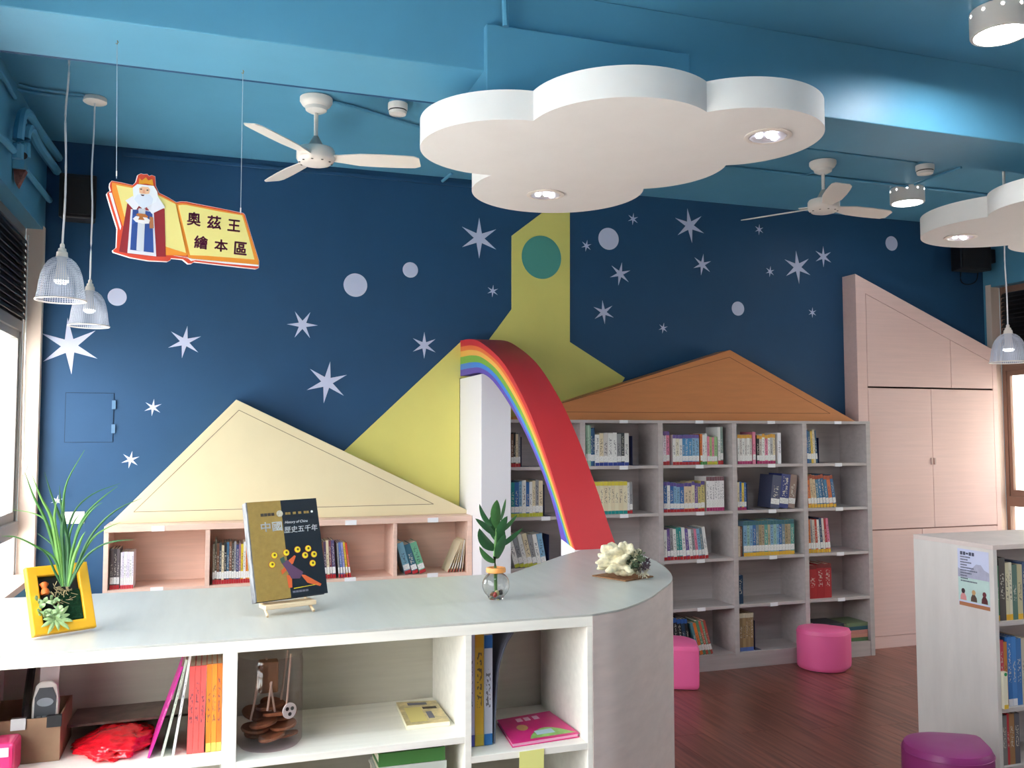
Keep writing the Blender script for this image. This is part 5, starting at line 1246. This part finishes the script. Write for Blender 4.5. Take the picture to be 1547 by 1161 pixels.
def shrink(pix, px):
    n = len(pix); cx = sum(p[0] for p in pix)/n; cy = sum(p[1] for p in pix)/n; r = []
    for i in range(n):
        a, b, c = pix[i-1], pix[i], pix[(i+1) % n]
        d1 = Vector((b[0]-a[0], b[1]-a[1])).normalized(); d2 = Vector((c[0]-b[0], c[1]-b[1])).normalized()
        nn_ = Vector((-(d1.y+d2.y), d1.x+d2.x))
        if nn_.length < 1e-3: nn_ = Vector((-d1.y, d1.x))
        nn_.normalize(); r.append((b[0]+nn_.x*px, b[1]+nn_.y*px))
    return r
splate('red_border', shrink(out_, .55), 1, m_sred)
splate('page_edges', [SR(*p) for p in [(-80, 900), (180, 935), (250, 1000), (320, 985), (800, 1040), (1325, 1085), (1325, 1060), (230, 950)]], 2, m_swh)
splate('page_edges', [SL(*p) for p in [(70, 300), (100, 300), (205, 670), (195, 710)]], 2, m_swh)
splate('left_page_border', [SL(*p) for p in [(100, 185), (335, 232), (500, 240), (620, 320), (810, 415), (945, 975), (900, 985), (690, 950), (220, 660), (108, 300)]], 2, m_sor)
splate('left_page', [SL(*p) for p in [(150, 215), (335, 250), (500, 250), (620, 335), (800, 425), (915, 965), (690, 890), (240, 560)]], 3, m_sye)
splate('page_fold', [SL(*p) for p in [(690, 895), (930, 965), (920, 990), (690, 985)]], 4, m_sor)
splate('right_page_border', [SR(*p) for p in [(0, 85), (90, 75), (180, 82), (700, 185), (1085, 255), (1205, 620), (1325, 1000), (1322, 1060), (260, 965), (205, 950)]], 2, m_sor)
splate('right_page', [SR(*p) for p in [(48, 110), (110, 100), (180, 105), (700, 208), (1065, 270), (1170, 620), (1262, 975), (760, 935), (500, 915), (235, 905)]], 3, m_sye)
m_txt = mat('sign_purple_text', (112, 26, 72), .5)
# lettering laid along the page's own slant
def sign_text(s_, p_ll, p_lr, p_ul, bold):
    o = S(*p_ll, .004*.6); r_ = S(*p_lr, .004*.6); u_ = S(*p_ul, .004*.6)
    vs, fs = text_mb(s_, 1, bold)
    if not vs: return
    a0 = min(p.x for p in vs); a1 = max(p.x for p in vs); b0 = min(p.y for p in vs); b1 = max(p.y for p in vs)
    mb = MB(); mb.v = [tuple(o+(r_-o)*((p.x-a0)/(a1-a0))+(u_-o)*((p.y-b0)/(b1-b0))) for p in vs]; mb.f = fs
    part('lettering', mb, m_txt, sg)
for ch, ll, lr, ul in (('奧', (182, 425), (400, 448), (190, 205)), ('茲', (500, 478), (728, 500), (510, 262)), ('王', (826, 515), (1030, 538), (838, 325)), ('繪', (295, 792), (518, 820), (300, 580)), ('本', (615, 838), (832, 862), (625, 640)), ('區', (930, 890), (1135, 912), (945, 682))):
    sign_text(ch, SR(*ll), SR(*lr), SR(*ul), .026)
# king cut-out
def K(name, pts, lay, rgb, key): splate(name, [SL(*p) for p in pts], lay, mat('king_'+key, rgb, .5))
K('robe', [(180, 945), (270, 420), (330, 380), (600, 420), (680, 480), (692, 1000), (590, 1000), (280, 965)], 5, (150, 36, 44), 'crimson')
K('robe_hem', [(120, 935), (180, 925), (280, 960), (590, 1000), (730, 1005), (715, 1045), (500, 1035), (300, 1000)], 4, (220, 76, 54), 'red')
K('robe_trim', [(272, 960), (310, 480), (560, 500), (588, 998), (560, 995)], 6, (226, 226, 236), 'ermine')
K('gown', [(302, 925), (330, 480), (545, 510), (560, 958)], 7, (44, 78, 150), 'blue')
K('gown_panel', [(370, 930), (395, 470), (470, 475), (450, 945)], 8, (206, 210, 220), 'silver')
K('sleeve', [(320, 650), (335, 545), (395, 560), (375, 620)], 9, (52, 92, 176), 'sleeve')
K('sleeve', [(515, 560), (555, 570), (560, 690), (515, 690)], 9, (186, 118, 70), 'tan')
K('cushion', [(330, 585), (365, 555), (480, 570), (520, 600), (508, 638), (440, 640), (365, 620)], 10, (238, 236, 238), 'cushion')
K('goblet', [(365, 540), (385, 525), (470, 535), (500, 560), (495, 572), (440, 568), (460, 600), (390, 595), (405, 565)], 11, (186, 112, 50), 'bronze')
K('collar', [(250, 385), (330, 335), (400, 440), (370, 485), (340, 485)], 9, (232, 232, 240), 'fur')
K('collar', [(600, 330), (685, 462), (540, 530), (485, 460)], 9, (232, 232, 240), 'fur')
K('hair', [(330, 245), (380, 205), (560, 225), (600, 290), (605, 340), (585, 400), (520, 440), (440, 475), (380, 430), (340, 370)], 10, (236, 240, 246), 'hair')
K('face', [(400, 250), (430, 232), (500, 238), (520, 265), (510, 310), (440, 320), (405, 300)], 11, (242, 196, 160), 'skin')
K('beard', [(345, 370), (380, 320), (440, 312), (520, 322), (555, 370), (540, 420), (490, 455), (450, 475), (400, 440)], 12, (222, 230, 244), 'beard')
K('eye', [(412, 255), (432, 255), (432, 266), (412, 266)], 12, (50, 50, 60), 'eye'); K('eye', [(482, 266), (502, 266), (502, 277), (482, 277)], 12, (50, 50, 60), 'eye')
K('nose', [(440, 265), (462, 268), (470, 305), (440, 305)], 12, (236, 172, 140), 'nose'); K('mouth', [(415, 318), (460, 322), (450, 336), (430, 334)], 13, (70, 40, 50), 'mouth')
K('crown', [(395, 205), (405, 140), (430, 165), (475, 130), (500, 165), (545, 150), (558, 222), (480, 200)], 11, (240, 164, 40), 'gold')
for (pa, pb, hk) in (((177, 61), (176, 268), h0), ((367, 106), (363.5, 323), h1)):
    b0 = S(*pb); part('string', MB().tube([hk+Vector((0, 0, -.012)), Vector((hk.x*.0+b0.x, b0.y, b0.z-.004))], .0011, 5), mat('nylon_line', (190, 200, 210), .4), sg)
    part('hook', MB().tube([hk+Vector((0, 0, .0)), hk+Vector((.003, 0, -.006)), hk+Vector((0, 0, -.014)), hk+Vector((-.004, 0, -.010))], .0015, 6), mat('brass_hook', (170, 140, 80), .4, metal=.6), sg)
    part('crimp', MB().tube([b0+Vector((0, 0, .004)), b0+Vector((0, 0, .022))], .0022, 6), m_white, sg)

# ------------------------------------------------------------------ speakers
def speaker(px0, px1, py0, py1, y, label, rz):
    a = onY(px0, py1, y); b = onY(px1, py0, y); c = Vector(((a.x+b.x)/2, y+.06, a.z)); hw, hh = (b.x-a.x)/2, b.z-a.z
    t = thing('wall_speaker', tuple(c), label, 'speaker', 'black wall speakers', rz)
    part('cabinet', MB().prism([(-hw, -.07, 0), (hw, -.07, 0), (hw*.8, .06, 0), (-hw*.8, .06, 0)], (0, 0, hh)), m_black, t, world=False, bevel=.008)
    part('grille', MB().box(-hw*.86, hw*.86, -.075, -.069, hh*.08, hh*.92), mat('speaker_cloth', (26, 26, 30), .9), t, world=False, bevel=.003)
    part('bracket', MB().box(-.03, .03, .055, WB-c.y-.002, hh*.4, hh*.6), m_black, t, world=False)
    return t
speaker(88, 147, 266, 328, 5.40, 'black loudspeaker on the navy wall behind the hanging pendants', 0)
speaker(1450, 1496, 372, 406, 5.40, 'black loudspeaker on the navy wall beside the second cloud', 0)
q = onY(1508, 386, 5.42)
solo('control_box', MB().box(q.x-.05, q.x+.05, 5.47, WB, q.z-.05, q.z+.06), m_black, 'small black control box beside the speaker near the brown window', 'control box', bevel=.006)
def cable(name, pts, r, m, label, cat='cable', k_=5): return solo(name, MB().tube(catmull(pts, k_), r, 8), m, label, cat, smooth=True)
cable('speaker_cable', [onY(1452, 405, WB-.012), onY(1452, 425, WB-.012), onY(1463, 430, WB-.012), onY(1475, 424, WB-.012), onY(1478, 404, WB-.012)], .004, m_black, 'thin black cable looping below the speaker by the second cloud')

# ------------------------------------------------------------------ conduits
mcon = m_ceil
cz_ = CEIL-.012
def cpipe(pix, r, label, z=None, k_=4):
    cable('ceiling_conduit', [onZ(px, py, z or cz_) for px, py in pix], r, mcon, label, 'conduit', k_)
p = onZ(1100, 252, cz_)
cable('ceiling_conduit', [(1.9, p.y, cz_), (3.0, p.y, cz_), (4.0, p.y, cz_), (5.2, p.y, cz_)], .009, mcon, 'long blue conduit along the ceiling past the second fan', 'conduit')
cpipe([(500, 153), (545, 165), (600, 182), (648, 197)], .009, 'blue conduit bending away from the first fan canopy')
cpipe([(1219, 225), (1300, 235), (1385, 246)], .006, 'thin blue conduit running to the second smoke detector')
cpipe([(1382, 279), (1415, 266), (1452, 253)], .008, 'short blue conduit crossing behind the second smoke detector')
cpipe([(1238, 258), (1215, 265), (1196, 263)], .006, 'short curved blue conduit at the second fan canopy')
cpipe([(2, 110), (22, 133), (70, 143), (130, 148)], .008, 'blue conduit running to the pendant ceiling rose, window side')
cpipe([(28, 128), (60, 135), (128, 144)], .006, 'thin blue conduit beside the one at the pendant rose')
cable('beam_conduit_and_shade', [onY(764, 40, BY0-.05), onY(763, 10, BY0-.05), onY(762, -60, BY0-.05)], .012, mcon, 'blue vertical conduit above the beam casing', 'conduit')
cable('beam_conduit_and_shade', [(WL+.02, BY1+.013, BZ+.012), (0, BY1+.013, BZ+.012), (.5, BY1+.013, BZ+.012), (1.0, BY1+.013, BZ+.012)], .012, m_wall_blue, 'dark blue strip painted as the shade line along the lower back edge of the beam', 'conduit')  # thin navy strip drawn in place of shade at the beam's back edge
# thin cable duct under the ceiling line on the back wall
solo('cable_duct', MB().box(-.55, 1.95, WB-.016, WB, CEIL-.055, CEIL-.035), m_wall_blue, 'navy cable duct along the top of the back wall', 'cable duct', bevel=.002)
cable('duct_strut', [onY(668, 274, WB-.03), onY(683, 262, WB-.12)], .010, mcon, 'short blue strut at the ceiling line left of the big cloud', 'conduit')
# wall pipes in the left corner
xw = WL+.045
def WP(px, py, x=xw): return onX(px, py, x)
pA = [WP(27, 240), WP(28, 205), WP(33, 176), onX(42, 172, xw+.01), onX(58, 197, xw+.01), Vector((xw+.012, WB+.02, onX(80, 230, xw).z))]
cable('wall_pipe', pA, .025, mcon, 'thick blue pipe bending from the window wall into the navy wall, upper one', 'pipe')
pB = [WP(38, 238), WP(39, 205), onX(46, 195, xw+.005), onX(60, 222, xw+.005), Vector((xw+.008, WB+.02, onX(80, 252, xw).z))]
cable('wall_pipe', pB, .024, mcon, 'thick blue pipe bending into the navy wall, lower one', 'pipe')
jy = onX(18, 236, WL).y; a = onY(18, 254, jy); b = onY(38, 216, jy)
jb = thing('junction_box', (WL, jy, a.z), 'blue junction box with broken rusty lower corner on the window wall', 'junction box')
part('box', MB().box(WL, b.x, jy, jy+.07, a.z, b.z), mcon, jb, bevel=.004)
part('broken_corner', MB().prism([(WL+.006, jy+.01, a.z), (b.x+.004, jy+.01, a.z), (b.x-.03, jy+.01, a.z-.085), (WL+.012, jy+.01, a.z-.06)], (0, .05, 0)), mat('rusty_opening', (120, 82, 78), .9, .2, .4, (40, 40, 40)), jb)
part('hole', MB().lathe([(0, 0), (.017, 0), (.017, .003), (0, .003)], 16), m_gap, jb, world=False)
jb.children[-1].location = (.05, -.0005, (b.z-a.z)*.5); jb.children[-1].rotation_euler = (math.pi/2, 0, 0)
cable('wall_conduit', [WP(-12, 196, WL+.03), WP(6, 212, WL+.03), WP(24, 232, WL+.03)], .016, mcon, 'blue conduit running along the window wall to the junction box', 'conduit')
cable('wall_conduit', [WP(37, 255, WL+.03), WP(55, 277, WL+.03), WP(75, 303, WL+.03)], .016, mcon, 'blue conduit leaving the junction box towards the navy wall', 'conduit')
cable('wall_conduit', [WP(-6, 100, WL+.02), WP(8, 122, WL+.02), WP(22, 147, WL+.02)], .012, mcon, 'thin blue conduit high on the window wall below the ceiling', 'conduit')
